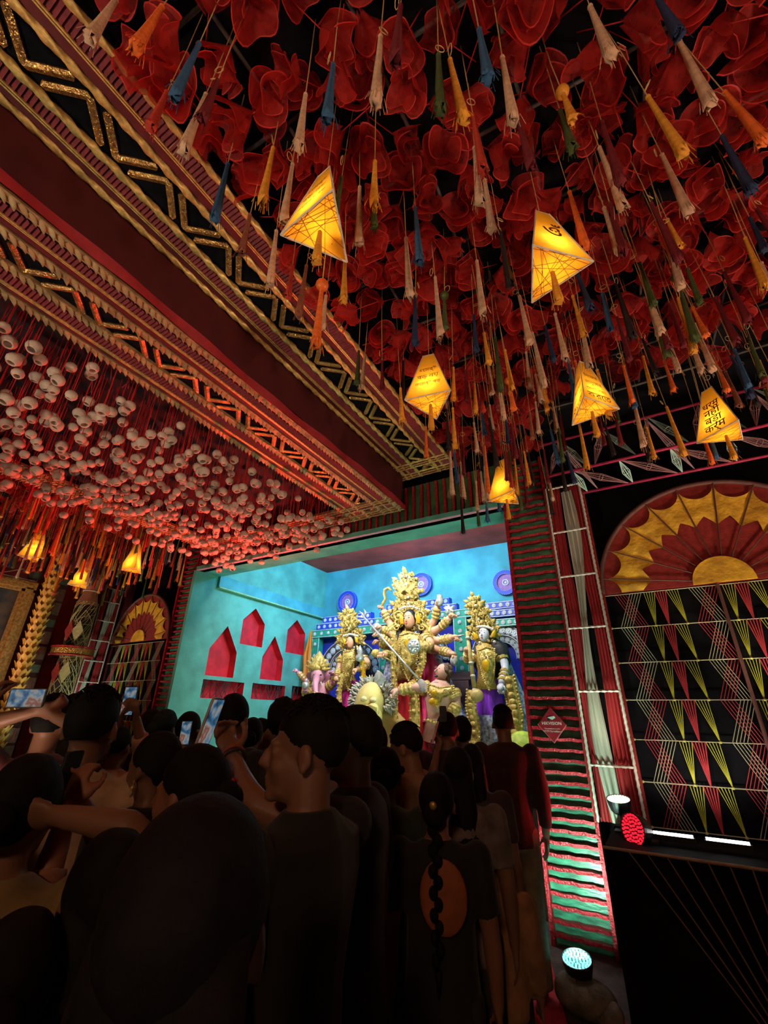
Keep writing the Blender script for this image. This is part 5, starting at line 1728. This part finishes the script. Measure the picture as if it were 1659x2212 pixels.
beam(698, 1333, 801, 15, m_bb, 9); beam(684, 1348, 810, 15, m_bb, 10, dy=-.02); beam(674, 1362, 812, 17, m_bg, 9, dy=-.04)
beam(674, 1380, 690, 130, m_bg, 5, dy=-.03, vertical=True); beam(820, 1353, 838, 100, m_bg, 5, dy=-.03, vertical=True)
beam(809, 1335, 1016, 17, m_bg, 13, dy=-.05); beam(820, 1321, 986, 15, m_bb, 12, dy=-.03); beam(835, 1306, 970, 15, m_bb, 10, dy=-.01)
beam(978, 1336, 1007, 118, m_bg, 6, dy=-.06, vertical=True); beam(1066, 1338, 1150, 17, m_bg, 6, dy=-.06); beam(1016, 1322, 1070, 17, m_bg, 4, dy=-.03)
beam(1056, 1319, 1150, 16, m_bb, 7, dy=-.04); beam(1045, 1303, 1150, 16, m_bb, 7, dy=-.02)
for x0, y0, x1, h in ((690, 1380, 822, 140), (838, 1352, 980, 160), (1007, 1338, 1150, 250)):
    A, B = at(x0, y0, Y=YW + .12), at(x1, y0, Y=YW + .12); zb = .9
    g = G(); g.box(((A[0] + B[0]) / 2, YW + .16, (A[2] + zb) / 2), (B[0] - A[0], .05, A[2] - zb)); g.build('blue_panel', m_ba, bd)
for (cx_, cy_, ro, ri) in ((757, 1448, 64, 45), (1085, 1420, 66, 46), (910, 1420, 60, 44)):
    for (r0, r1, dy) in ((ri, ro, 0.0), (ri - 14, ri - 3, .04)):
        g = G(); P = np.zeros((2, 30, 3)); Q = P.copy()
        for j, a in enumerate(np.linspace(-.1, math.pi + .1, 30)):
            P[0, j] = at(cx_ + r0 * math.cos(a), cy_ - 1.05 * r0 * math.sin(a), Y=YW + dy); P[1, j] = at(cx_ + r1 * math.cos(a), cy_ - 1.05 * r1 * math.sin(a), Y=YW + dy)
        g.grid(P); Q = P + (0, .08, 0); g.grid(Q[::-1]); g.grid(np.stack([P[1], Q[1]])); g.grid(np.stack([Q[0], P[0]])); ar = g.build('arch', m_bd, bd)
        g = G(); g.tube(P[1] + (0, -.005, 0), .008, 5); g.tube(P[0] + (0, -.005, 0), .008, 5); g.build('beaded_line', m_med, ar)
        for a in np.linspace(.05, math.pi - .05, 13 if r0 > 40 else 11):
            rm = (r0 + r1) / 2; o = link('medallion', MED, ar, loc=at(cx_ + rm * math.cos(a), cy_ - 1.05 * rm * math.sin(a), Y=YW + dy - .008)); o.scale = (1.2, 1, 1.2) if r0 > 40 else (.8, 1, .8)
for x0, y0, x1 in ((803, 1453, 838), (968, 1452, 1020)):
    for k, (e, h) in enumerate(((0, 10), (4, 8), (8, 120))):
        A, B = at(x0 + e, y0 + k * 9, Y=YW - .2), at(x1 - e, y0 + k * 9, Y=YW - .2); zb = at(x0, y0 + k * 9 + h, Y=YW - .2)[2]
        g = G(); g.box(((A[0] + B[0]) / 2, YW - .1, (A[2] + zb) / 2), (B[0] - A[0], .2, abs(A[2] - zb))); g.build('plinth', m_bd, bd)

for (cx_, cy_, r, lb) in ((752, 1301, 24, 'blue ringed wall disc with mauve centre above the left goddess'), (911, 1263, 25, 'blue ringed wall disc behind the central crown'), (1093, 1259, 27, 'blue ringed wall disc at the right edge of the stage')):
    c = at(cx_, cy_, Y=8.12); R = r * float(np.linalg.norm(at(cx_, cy_, Y=8.12) - at(cx_, cy_ + 1, Y=8.12)))
    t = thing('wall_disc', lb, 'wall disc', c)
    ring = lambda r0, r1, y0, y1: [(r0, -y0), (r1, -y0), (r1, -y1), (r0, -y1)]
    RX = rotx(math.pi / 2)
    g = G(); g.lathe([(R * .66, 0), (R * .68, .06), (R * .98, .06), (R, 0)], 36, (0, 0, 0), RX); g.build('blue_ring', m_bb, t)
    g = G(); g.lathe([(.001, .025), (R * .68, .025), (R * .68, 0)], 32, (0, 0, 0), RX); g.build('mauve_disc', mat('mauve', (.36, .16, .42), .6, var=.2), t)
    for rr in (.98, .68):
        g = G()
        for k in range(44):
            a = k * 2 * math.pi / 44; g.ell((R * rr * math.cos(a), -.062, R * rr * math.sin(a)), R * .028, nu=6, nv=4)
        g.build('bead_ring', m_med, t)
    g = G(); g.tube([(R * .22 * math.cos(a), -.03, R * .22 * math.sin(a)) for a in np.linspace(0, 6.28, 20)], R * .06, 6)
    for k in range(12):
        a = k * math.pi / 6; g.ell((R * .22 * math.cos(a), -.035, R * .22 * math.sin(a)), (R * .07, .012, R * .07), nu=7, nv=5)
    g.ell((0, -.03, 0), (R * .1, .012, R * .1)); g.build('flower', m_med, t, smooth=True)

g = G(); n = 26; P = np.zeros((20, n, 3))
for i, v in enumerate(np.linspace(0, 1, 20)):
    for j, u in enumerate(np.linspace(0, 1, n)):
        xl = 672 - 16 * min(1, v * 3.2) - 8 * v; xr = 674 + 3 * v
        p = at(xl + (xr - xl) * u, 1362 + 170 * v, Y=YW - .05); P[i, j] = p + (0, .03 * math.sin(u * 16 + v * 2), 0)
g.grid(P); g.build('orange_curtain', mat('orange_silk', (.80, .26, .02), .5, var=.2, scale=5, stretch=(6, 6, .5)), smooth=True, label='orange silk curtain hanging at the left end of the backdrop', cat='curtain')
g = G(); g.ell((0, 0, .28), (.26, .2, .28), nu=20, nv=12); g.build('offering_cloth', mat('lime_cloth', (.45, .60, .06), .6, var=.4, scale=9), smooth=True, loc=(-1.62, 6.25, .9), label='lime green cloth bundle at the right foot of the purple-skirted idol', cat='cloth')
# ------------------------------------------------------------------ the crowd
TMP = bpy.data.scenes.new('remesh_bench')


def solid(g, vox, smooth=3):
    """fuse closed overlapping shapes into one continuous surface"""
    me = g.mesh('raw')
    o = bpy.data.objects.new('raw', me); TMP.collection.objects.link(o)
    m = o.modifiers.new('r', 'REMESH'); m.mode = 'VOXEL'; m.voxel_size = vox; m.use_smooth_shade = True
    if smooth:
        s = o.modifiers.new('s', 'SMOOTH'); s.factor = .5; s.iterations = smooth
    vl = TMP.view_layers[0]; vl.update()
    out = bpy.data.meshes.new_from_object(o.evaluated_get(vl.depsgraph))
    bpy.data.objects.remove(o); bpy.data.meshes.remove(me)
    out.polygons.foreach_set('use_smooth', np.ones(len(out.polygons), dtype=bool))
    return out


def loft(g, rings, n=16):
    """rings: (cx, cy, z, rx, ry)"""
    V = []
    for (cx, cy, z, rx, ry) in rings:
        for j in range(n):
            a = 2 * math.pi * j / n; V.append((cx + rx * math.cos(a), cy + ry * math.sin(a), z))
    f = [tuple(range(n - 1, -1, -1)), tuple((len(rings) - 1) * n + j for j in range(n))]
    for i in range(len(rings) - 1):
        for j in range(n):
            f.append((i * n + j, i * n + (j + 1) % n, (i + 1) * n + (j + 1) % n, (i + 1) * n + j))
    g.add(V, f)


def wig(V, amp, seed, fr=60.0):
    r = np.random.default_rng(seed); o = np.zeros(len(V))
    for k in range(9):
        F = r.normal(size=3) * fr * (.35 + .2 * k); o += np.sin(V @ F + r.uniform(0, 6)) / (1 + .4 * k)
    return amp * o / 3


def smooth_path(P, k=5):
    P = [np.asarray(p, float) for p in P]; Q = []
    for i in range(len(P) - 1):
        for u in np.linspace(0, 1, k)[:-1]:
            Q.append(P[i] * (1 - u) + P[i + 1] * u)
    Q.append(P[-1]); Q = np.array(Q)
    for _ in range(2):
        Q[1:-1] = (Q[:-2] + 2 * Q[1:-1] + Q[2:]) / 4
    return Q


def hand(g, w, d, side, up, grip=False):
    """palm, four jointed fingers, thumb; w wrist, d pointing direction, up = back-of-hand normal"""
    d = d / np.linalg.norm(d); x = np.cross(d, up); x /= np.linalg.norm(x); n = np.cross(x, d)
    B = np.stack([x * side, d, n], 1)
    q = lambda a, b, c: w + B @ np.array([a, b, c])
    g.ell(q(0, .045, 0), (.040, .052, .016), B, 12, 8)
    for k, (l, xo) in enumerate(((.068, -.030), (.078, -.010), (.073, .011), (.058, .030))):
        b = q(xo, .085, 0)
        if grip:
            pts = [q(xo, .075, 0), q(xo, .075 + l * .45, -.010), q(xo, .075 + l * .55, -.034), q(xo, .075 + l * .20, -.042)]
        else:
            pts = [q(xo, .075, 0), q(xo * 1.1, .085 + l * .4, -.006), q(xo * 1.15, .085 + l * .75, -.020), q(xo * 1.15, .082 + l * .95, -.036)]
        g.tube(smooth_path(pts, 3), np.linspace(.0095, .0072, 7), 7)
    g.tube(smooth_path([q(-.028, .015, -.004), q(-.055, .040, -.016), q(-.056, .070, -.034), q(-.046, .09, -.046)], 3), np.linspace(.013, .0085, 7), 7)


def person(label, hx, hy, d, rz, hair='short', shirt=(.05, .05, .05), pants=(.03, .03, .035), skin=(.26, .13, .08), hs=1.0, pitch=0.0, roll=0.0, hyaw=0.0,
           ra=None, la=None, sleeve=.5, vox=.014, dress=False, extras=None, beard=False, haircol=(.008, .007, .007), shirt2=None, Y=None, legs=True, broad=1.0):
    c = at(hx, hy, d=d) if Y is None else at(hx, hy, Y=Y)
    rz = math.radians(rz); hyaw = math.radians(hyaw); pitch = math.radians(pitch); roll = math.radians(roll)
    s = c[2] / (1.585 + .0)
    t = thing('person', label, 'person', (c[0], c[1], 0), 'people in the crowd', rz=rz)
    inv = rotz(-rz); loc = lambda p: inv @ (np.asarray(p, float) - (c[0], c[1], 0)) / s
    nk = np.array([0, -.005, 1.47]); HR = rotz(hyaw) @ rotx(pitch) @ roty(roll)
    def hp(p):
        return nk + HR @ ((np.asarray(p, float) - nk) * hs)
    g = G()
    def he(c_, r_, R=None, nu=14, nv=10):
        g.ell(hp(c_), np.asarray(np.broadcast_to(r_, (3,)), float) * hs, HR if R is None else HR @ R, nu, nv)
    he((0, -.012, 1.608), (.074, .094, .090), nu=20, nv=14); he((0, .030, 1.548), (.061, .066, .085), nu=18, nv=12); he((0, .044, 1.497), (.046, .046, .034)); he((0, .080, 1.482), (.022, .020, .018))
    he((0, .080, 1.600), (.050, .016, .012)); he((.034, .060, 1.545), (.024, .026, .026)); he((-.034, .060, 1.545), (.024, .026, .026))
    he((.031, .076, 1.579), (.014, .014, .010)); he((-.031, .076, 1.579), (.014, .014, .010))
    he((0, .093, 1.520), (.023, .012, .007)); he((0, .090, 1.507), (.021, .013, .008)); he((0, .079, 1.4955), (.018, .010, .006))
    g.tube([hp((0, .086, 1.598)), hp((0, .105, 1.572)), hp((0, .116, 1.553)), hp((0, .096, 1.542))], np.array([.009, .011, .0135, .010]) * hs, 8)
    he((.012, .098, 1.548), (.009, .011, .008)); he((-.012, .098, 1.548), (.009, .011, .008))
    for e in (-1, 1):
        R = rotz(e * .35); he((e * .079, -.006, 1.568), (.009, .021, .031), R); he((e * .083, -.004, 1.545), (.009, .011, .012), R)
    g.tube([nk + (0, -.02, -.11), nk + (0, -.014, -.02), hp((0, -.010, 1.53))], [.064, .054, .056], 14)
    W = broad
    loft(g, [(0, 0, .84, .13, .095), (0, 0, .92, .150, .105), (0, 0, 1.02, .140, .095), (0, .0, 1.12, .138, .095), (0, 0, 1.22, .150 * W, .102), (0, -.005, 1.32, .165 * W, .108), (0, -.012, 1.39, .160 * W, .088), (0, -.018, 1.425, .10, .066), (0, -.02, 1.448, .062, .056)])
    sh = {}
    for e in (-1, 1):
        tgt = ra if e > 0 else la
        S = np.array([e * .18 * W, -.01, 1.385]); U, Fo = .285, .265
        if tgt is None:
            E_ = S + (e * .045, -.02, -.28); Wr = E_ + (e * .005, .06, -.25); up = np.array([e * 1.0, 0, 0.1]); grip = False
        else:
            Wr = loc(tgt[0]); hint = np.asarray(tgt[1], float) if len(tgt) > 1 else np.array([e * .4, -.2, -1.0])
            hint = loc(tgt[2]) - S if len(tgt) > 2 else hint
            v = Wr - S; L = np.linalg.norm(v); grip = True
            if L > U + Fo - .01:
                k = L / (U + Fo - .01); U *= k; Fo *= k
            a = (U * U - Fo * Fo + L * L) / (2 * L); h = math.sqrt(max(1e-6, U * U - a * a)); vv = v / L
            hn = hint - vv * (hint @ vv); hn /= np.linalg.norm(hn); E_ = S + vv * a + hn * h; up = -np.cross(vv, hn) * e
        P = smooth_path([S, E_, Wr]); sh[e] = (P, S, E_, Wr)
        g.ell(S, .058); g.tube(P, np.interp(np.linspace(0, 1, len(P)), [0, .3, .5, .62, .85, 1], [.054, .047, .041, .042, .031, .026]), 10)
        hand(g, Wr, Wr - E_, e, up if abs((Wr - E_) @ up) < .9 * np.linalg.norm(Wr - E_) * np.linalg.norm(up) else np.array([0, 1., .3]), grip)
    if legs:
        for e in (-1, 1):
            g.tube(smooth_path([(e * .085, 0, .90), (e * .095, .01, .48), (e * .10, -.01, .08)]), np.interp(np.linspace(0, 1, 9), [0, .5, .7, 1], [.085, .055, .052, .036]), 10)
            g.ell((e * .10, .06, .04), (.042, .12, .04))
    V = [v * s for v in g.v]; g.v = V
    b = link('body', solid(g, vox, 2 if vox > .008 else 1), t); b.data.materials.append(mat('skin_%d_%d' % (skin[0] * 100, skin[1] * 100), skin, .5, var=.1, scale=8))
    # shirt
    g = G(); a = 1.0
    bot = [(0, 0, .35, .25, .20), (0, 0, .6, .215, .165)] if dress else [(0, 0, .80, .165, .128)]
    loft(g, bot + [(0, 0, .90, .170, .128), (0, 0, 1.02, .160, .115), (0, 0, 1.12, .158, .114), (0, 0, 1.22, .168 * W, .120), (0, -.005, 1.32, .184 * W, .124), (0, -.012, 1.395, .178 * W, .105), (0, -.018, 1.434, .112, .082), (0, -.020, 1.456, .072, .066)])
    for e in (-1, 1):
        P, S, E_, Wr = sh[e]; n = max(3, int(len(P) * sleeve)); g.ell(S, .070); rr = np.interp(np.linspace(0, 1, len(P)), [0, .3, .6, 1], [.070, .064, .056, .042])
        g.tube(P[:n], rr[:n], 12)
    g.v = [v * s for v in g.v]
    me = solid(g, vox * 1.05, 2); co = np.empty(len(me.vertices) * 3); me.vertices.foreach_get('co', co); co = co.reshape(-1, 3); no = np.empty(len(me.vertices) * 3); me.vertices.foreach_get('normal', no)
    co += no.reshape(-1, 3) * (wig(co * (1, 1, .3), .008, int(hx), 16.0))[:, None]; me.vertices.foreach_set('co', co.ravel()); me.update()
    me.materials.append(mat('cloth_%d' % (int(hx) * 7 + int(hy)), shirt, .85, var=.25, scale=14, col2=shirt2, sheen=.1))
    link('shirt' if not dress else 'dress', me, t)
    if legs:
        g = G(); loft(g, [(0, 0, .78, .145, .12), (0, 0, .86, .162, .125), (0, 0, .95, .155, .118)])
        for e in (-1, 1):
            g.tube(smooth_path([(e * .085, 0, .90), (e * .098, .012, .48), (e * .105, -.01, .06)]), np.interp(np.linspace(0, 1, 9), [0, .5, 1], [.098, .074, .068]), 12)
        g.v = [v * s for v in g.v]; me = solid(g, .02, 2); me.materials.append(mat('trousers_%d_%d' % (pants[0] * 200, pants[1] * 200), pants, .8, var=.2)); link('trousers', me, t)
    # hair
    g = G(); g.ell((0, 0, 0), 1.0, None, 100 if vox < .0125 else 56, 72 if vox < .0125 else 40); V = g.v[0]; n0 = V.copy()
    fac = 1 + wig(n0, .022 if hair != 'curly' else .05, int(hx * 3 + hy), 7.0 if hair != 'curly' else 14.0)
    zc = {'short': 1.616, 'curly': 1.622}.get(hair, 1.612)
    th_ = 1.0 if hair == 'short' else (1.05 if hair != 'curly' else 1.09)
    Q = np.array([0, -.016, zc - .006]) + n0 * np.array([.079, .099, .094]) * fac[:, None] * th_
    line = 1.630 - .55 * np.clip(.06 - Q[:, 1], 0, .2) * (1.15 if hair == 'short' else 1.3)
    side = np.clip((np.abs(Q[:, 0]) - .05) / .03, 0, 1) * np.clip((Q[:, 1] + .03) / .06, 0, 1) * .02
    hid = (Q[:, 2] < line - side + .002 * np.sin(Q[:, 0] * 60)) & (Q[:, 1] > -.055)
    low = Q[:, 2] < (1.545 if hair == 'short' else 1.50)
    hid |= low & (hair in ('short', 'curly'))
    Q[hid] = np.array([0, -.012, 1.60]) + (Q[hid] - (0, -.012, 1.60)) * .74
    top_ = np.clip((Q[:, 2] - 1.63) / .06, 0, 1) * (~hid); Q[:, 2] += .010 * top_
    g.v = [Q]
    if hair in ('bun', 'braid', 'ponytail'):
        g.ell((0, -.125, 1.575 if hair != 'braid' else 1.55), (.048, .042, .048), None, 16, 12)
    if hair == 'long':
        loft(g, [(0, -.085, 1.18, .085, .022), (0, -.095, 1.28, .105, .03), (0, -.085, 1.40, .10, .035), (0, -.065, 1.50, .09, .05), (0, -.05, 1.60, .08, .05)], 20)
    if hair == 'braid':
        for k in range(13):
            g.ell((.010 * (1 if k % 2 else -1), -.125 - .012 * math.sin(k * .3), 1.50 - k * .036), (.024 - k * .0006, .02, .026), None, 10, 8)
        g.tube([(0, -.125, 1.04), (0, -.125, .96)], [.016, .004], 8)
    if hair == 'ponytail':
        g.tube(smooth_path([(0, -.14, 1.59), (0, -.18, 1.55), (0, -.165, 1.42), (0, -.15, 1.33)]), np.linspace(.03, .008, 13), 10)
    if hair in ('short', 'curly') and vox < .013:
        r = random.Random(int(hx))
        for k in range(170):   # loose locks on top
            a_, b_ = r.uniform(0, 6.28), r.uniform(.55, 1.5); n = np.array([math.cos(a_) * math.cos(b_), math.sin(a_) * math.cos(b_), math.sin(b_)])
            p = np.array([0, -.018, zc]) + n * np.array([.079, .099, .100]); tn = np.cross(n, (r.uniform(-1, 1), r.uniform(-1, 1), .3)); tn /= np.linalg.norm(tn)
            g.tube([p, p + n * .006 + tn * .012, p + n * .004 + tn * .026], [.004, .0032, .0008], 4, cap=False)
    V = np.concatenate(g.v); V = np.array([hp(v) for v in V]) * s; g.v = [V]
    g.build('hair', mat('hair_%d' % (haircol[0] * 1000), haircol, .75, var=.3, scale=30, spec=.2, bump=.15, bscale=150), t, smooth=True)
    if beard:
        g = G(); g.ell(hp((0, .052, 1.492)), np.array([.053, .045, .036]) * hs, HR, 16, 10); g.v[0] = g.v[0] + wig(g.v[0], .004, 5, 30)[:, None]; g.ell(hp((0, .094, 1.527)), np.array([.024, .010, .006]) * hs, HR, 10, 6)
        g.v = [v * s for v in g.v]; g.build('beard', MATS['hair_%d' % (haircol[0] * 1000)], t, smooth=True)
    if extras:
        extras(t, s, hp, sh)
    return t, s, rz, c


def earring(t, s, hp, sh, m=None):
    for e in (-1, 1):
        g = G(); g.ell(hp((e * .088, -.004, 1.520)) * s, .010 * s, None, 10, 8); g.tube([hp((e * .088, -.004, 1.545)) * s, hp((e * .088, -.004, 1.53)) * s], .003 * s, 5)
        g.ell(hp((e * .09, -.004, 1.50)) * s, np.array([.007, .007, .012]) * s, None, 8, 6); g.build('earring', mat('earring_gold', (.7, .55, .25), .3, .6), t, smooth=True)


def phone(label, c, right, up, col=(.02, .02, .022), lit=True, L=.15):
    """handset standing in the plane (right, up); the screen faces right x up"""
    r = np.asarray(right, float); r /= np.linalg.norm(r); u = np.asarray(up, float); u -= r * (u @ r); u /= np.linalg.norm(u); n = np.cross(r, u)
    R = np.stack([r, n, u], 1); t = link('phone', None, None, None, label, 'phone', 'phones held up by the crowd'); t.matrix_world = M4(R, c)
    w = L * .48; pts = []
    for cx_, cz_, a0 in ((1, 1, 0), (-1, 1, 90), (-1, -1, 180), (1, -1, 270)):
        for k in range(4):
            a = math.radians(a0 + k * 30); pts.append((cx_ * (w / 2 - .01) + .01 * math.cos(a), -.004, cz_ * (L / 2 - .01) + .01 * math.sin(a)))
    g = G(); g.prism(pts, (0, .008, 0)); g.build('case', mat('phone_case_%d' % (col[0] * 100), col, .35), t)
    if lit:
        m = MATS.get('phone_screen')
        if not m:
            m = bpy.data.materials.new('phone_screen'); m.use_nodes = True; nt = m.node_tree; b = nt.nodes['Principled BSDF']
            tc = nt.nodes.new('ShaderNodeTexCoord'); nz = nt.nodes.new('ShaderNodeTexNoise'); nz.inputs['Scale'].default_value = 26; rp = nt.nodes.new('ShaderNodeValToRGB')
            for p_, c_ in ((.3, (.01, .02, .05)), (.46, (.10, .30, .55)), (.56, (.55, .55, .5)), (.68, (.35, .10, .06))):
                e = rp.color_ramp.elements.new(p_); e.color = (*c_, 1)
            nt.links.new(tc.outputs['Object'], nz.inputs['Vector']); nt.links.new(nz.outputs['Fac'], rp.inputs['Fac']); nt.links.new(rp.outputs['Color'], b.inputs['Emission Color']); b.inputs['Emission Strength'].default_value = .4; b.inputs['Base Color'].default_value = (.01, .01, .01, 1)
            MATS['phone_screen'] = m
        g = G(); g.box((0, .0045, 0), (w * .9, .001, L * .93)); g.build('screen', m, t)
    for k in range(2):
        g = G(); g.lathe([(.006, 0), (.006, .003)], 10, (-w * .28, -.004, L * .38 - k * .018), rotx(math.pi / 2)); g.build('camera_lens', MATS['lamp_black'], t)
    return t


RT, UPV = _r, np.array([0, 0, 1.0])
BK = (.012, .012, .014)
# -- nearest people
def bracelets(t, s, hp, sh):
    P = sh[1][0]; d = P[-1] - P[-3]; F = frame_to(d)
    for k, (q, m) in enumerate(((-.03, mat('red_thread_band', (.35, .06, .03), .7)), (-.045, mat('dark_band', (.05, .03, .02), .6)))):
        g = G(); c_ = (P[-1] + d / np.linalg.norm(d) * q) * s; g.tube([c_ + s * .037 * (math.cos(a) * F[:, 0] + math.sin(a) * F[:, 1]) for a in np.linspace(0, 6.28, 18)], .005 * s, 6); g.build('bracelet', m, t, smooth=True)
person('man in a black t-shirt in profile holding a phone up, nearest head at centre', 664, 1618, 1.12, 94, 'short', (.012, .011, .011), skin=(.27, .125, .075), vox=.0062, ra=(at(497, 1622, d=1.34), (0, .3, -1.0), at(600, 1730, d=1.2)), sleeve=.42, extras=bracelets, broad=1.22, hs=1.0, hyaw=28)
phone('silver phone held edge-on by the man in profile', at(453, 1562, d=1.32), np.cross(UPV, RT) * .95 + RT * .16, (.25 * RT + UPV), (.55, .5, .48), True, .145)
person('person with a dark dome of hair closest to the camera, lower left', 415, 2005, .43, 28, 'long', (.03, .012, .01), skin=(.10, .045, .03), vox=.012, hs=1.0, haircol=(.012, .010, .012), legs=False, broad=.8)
person('woman with a braid and orange low-backed dark top', 944, 1735, 1.75, 18, 'braid', BK, skin=(.30, .13, .08), dress=True, vox=.011, hs=1.05, sleeve=.45,
       extras=lambda t, s, hp, sh: (G().ell(np.array([.03, -.124, 1.26]) * s, np.array([.105, .022, .135]) * s, None, 18, 12).build('bare_back_panel', mat('orange_back', (.36, .10, .035), .7, var=.15), t, smooth=True),
                                    G().ell(np.array([.0, -.175, 1.60]) * s, np.array([.018, .008, .018]) * s, None, 10, 8).build('hair_clip', mat('clip_gold', (.5, .32, .1), .4, .5), t, smooth=True)))
person('small child in a tan shirt at the lower right', 1072, 1872, 2.0, 20, 'short', (.34, .17, .085), skin=(.28, .14, .09), vox=.012, hs=1.45, sleeve=.9)
person('man standing in a dark maroon long-sleeved shirt and olive trousers beside the pillar', 1086, 1562, None, 24, 'short', (.045, .012, .013), (.24, .20, .13), skin=(.26, .13, .08), vox=.011, sleeve=.95, Y=3.72, broad=1.05)
person('bearded man in a striped tan shirt looking down to the left', 888, 1612, 2.35, 100, 'short', (.40, .26, .15), skin=(.30, .15, .09), pitch=-18, beard=True, vox=.012, shirt2=(.28, .15, .08))
person('man in a navy shirt just right of the profile man', 762, 1606, 1.5, 100, 'short', (.012, .016, .035), skin=(.25, .12, .07), vox=.013)
person('young man behind the navy shirt, only ear and cheek showing', 792, 1612, 2.1, 92, 'short', (.03, .03, .03), vox=.014)
person('long-haired woman in a grey striped top left of the maroon shirt', 990, 1668, 2.1, 16, 'long', (.22, .18, .17), vox=.013, shirt2=(.10, .08, .08))
person('long-haired woman in dark clothes nearest the maroon-shirted man', 1020, 1652, 2.5, 10, 'long', (.05, .03, .035), vox=.014)
person('man with red-lit hair raising a phone in front of the demon idol', 966, 1578, 3.1, 24, 'short', (.03, .02, .03), vox=.013, ra=None, la=(at(944, 1628, d=2.95), (-.6, 0, -1.0)))
phone('white phone held up in front of the demon idol', at(940, 1582, d=2.9), np.cross(UPV, RT) + RT * .2, UPV + .35 * RT, (.7, .65, .62), False, .14)
phone('black phone held high above the red-lit hair', at(957, 1542, d=3.0), RT, UPV, (.02, .02, .02), False, .10)
person('curly-haired man beside the red-lit head', 996, 1585, 3.5, 35, 'curly', (.04, .04, .05), vox=.015)
person('woman with a bun in a navy top below the lion idol', 808, 1578, 3.6, 18, 'bun', (.012, .018, .03), vox=.014)
person('person with a round dark head of hair in front of the bearded man', 832, 1672, 1.95, 30, 'bun', (.02, .03, .02), vox=.014)
person('child with a black head of hair beside the braid', 874, 1792, 2.1, 22, 'short', (.012, .012, .012), vox=.013, hs=1.2)
# -- left half of the crowd
person('man in a dark jacket with a rounded haircut in front of the teal wall', 503, 1560, 2.5, 18, 'short', (.02, .018, .02), vox=.013, hs=1.12)
person('woman with a ponytail in front of the teal wall', 543, 1590, 3.0, 40, 'ponytail', (.03, .02, .02), vox=.015)
person('woman facing right in front of the teal wall', 566, 1586, 3.5, -62, 'bun', (.05, .03, .03), vox=.013)
person('woman facing right, half hidden by the profile forehead', 591, 1590, 4.0, -70, 'bun', (.06, .03, .03), vox=.014)
person('person with a dark curly head just left of the profile forehead', 612, 1562, 2.5, 20, 'curly', (.03, .03, .03), vox=.015)
hA, hB = at(80, 1535, d=1.95), at(112, 1545, d=1.95)
person('man in a maroon t-shirt raising a phone with both hands at the left', 112, 1562, 2.1, 38, 'short', (.10, .02, .02), skin=(.26, .12, .07), vox=.012, la=(hA, (-1.0, .2, -.6)), ra=(hB, (.8, .3, -.6)), sleeve=.45)
phone('dark phone held level by both hands at the left edge', at(58, 1508, d=1.9), UPV, -RT, (.02, .02, .025), True, .16)
person('man in a cream shirt with collar seen from behind on the left', 196, 1578, 1.65, 42, 'short', (.46, .30, .19), skin=(.26, .13, .07), vox=.012, broad=1.15, hs=1.12)
h1, h2 = at(264, 1545, d=2.4), at(294, 1550, d=2.42)
person('person in a pink shirt holding a lit phone high on the left', 255, 1612, 2.7, 30, 'short', (.52, .24, .17), skin=(.27, .14, .08), vox=.013, la=(h1, (-.7, .1, -1.0)), ra=(h2, (1.0, .1, -.5)), sleeve=.8)
phone('lit phone held upright over the crowd on the left', at(279, 1514, d=2.42), RT, UPV, (.02, .02, .02), True, .15)
person('woman with drop earrings in profile behind the floral-sleeved woman', 330, 1655, 1.6, 104, 'bun', (.03, .03, .02), skin=(.20, .09, .05), vox=.012, extras=earring)
hC = at(168, 1722, d=1.2)
def flower(t, s, hp, sh):
    earring(t, s, hp, sh)
    g = G()
    for k in range(7):
        g.ell(hp((.055 + .014 * math.cos(k), -.11 + .0 * k, 1.60 + .014 * math.sin(k))) * s, .010 * s, None, 8, 6)
    g.build('hair_flower', mat('red_flower', (.4, .03, .03), .6), t, smooth=True)
person('woman in a floral tan top in profile reaching her phone out to the left', 408, 1712, 1.15, 106, 'bun', (.50, .27, .13), skin=(.28, .12, .07), vox=.010, ra=(hC, (.2, .3, -1.0)), la=(at(150, 1745, d=1.1), (-.2, .2, -1.0)), sleeve=.85, shirt2=(.22, .08, .06), extras=flower, dress=True)
phone('black phone in the hands of the woman in the floral top', at(140, 1690, d=1.17), np.cross(UPV, RT), UPV + .1 * RT, (.02, .02, .02), False, .15)
person('person with dark hair in a mustard kurta at the left edge', 48, 1748, 1.0, 40, 'bun', (.30, .20, .07), skin=(.25, .12, .07), vox=.012, la=(at(-30, 1530, d=1.35), (-.5, .2, -1.0)), ra=(at(120, 1760, d=.95), (.6, .3, -1)), sleeve=.5, dress=True, shirt2=(.16, .11, .05))
person('long-haired woman in a rust top low at the left', 222, 1935, .80, 70, 'long', (.16, .045, .02), skin=(.24, .11, .06), vox=.011, extras=earring, dress=True, legs=False)
person('person in an orange shawl at the lower left corner', 10, 2140, .66, 60, 'bun', (.36, .15, .06), vox=.012, legs=False)
person('distant person beside the small bright phone', 408, 1578, 3.0, 15, 'short', (.02, .02, .02), vox=.015)
phone('small bright phone far off in front of the teal jamb', at(401, 1583, d=2.8), RT, UPV, (.02, .02, .02), True, .14)
person('distant person in a dark green headscarf before the left pillar', 356, 1572, 3.1, 15, 'bun', (.03, .05, .04), vox=.015, haircol=(.02, .035, .03))
person('distant dark head between the raised phone and the cream shirt', 158, 1534, 3.6, 30, 'short', (.03, .03, .03), vox=.015)
person('distant head just right of the lit phone', 325, 1568, 3.4, 25, 'short', (.03, .02, .02), vox=.015)
bpy.data.scenes.remove(TMP)
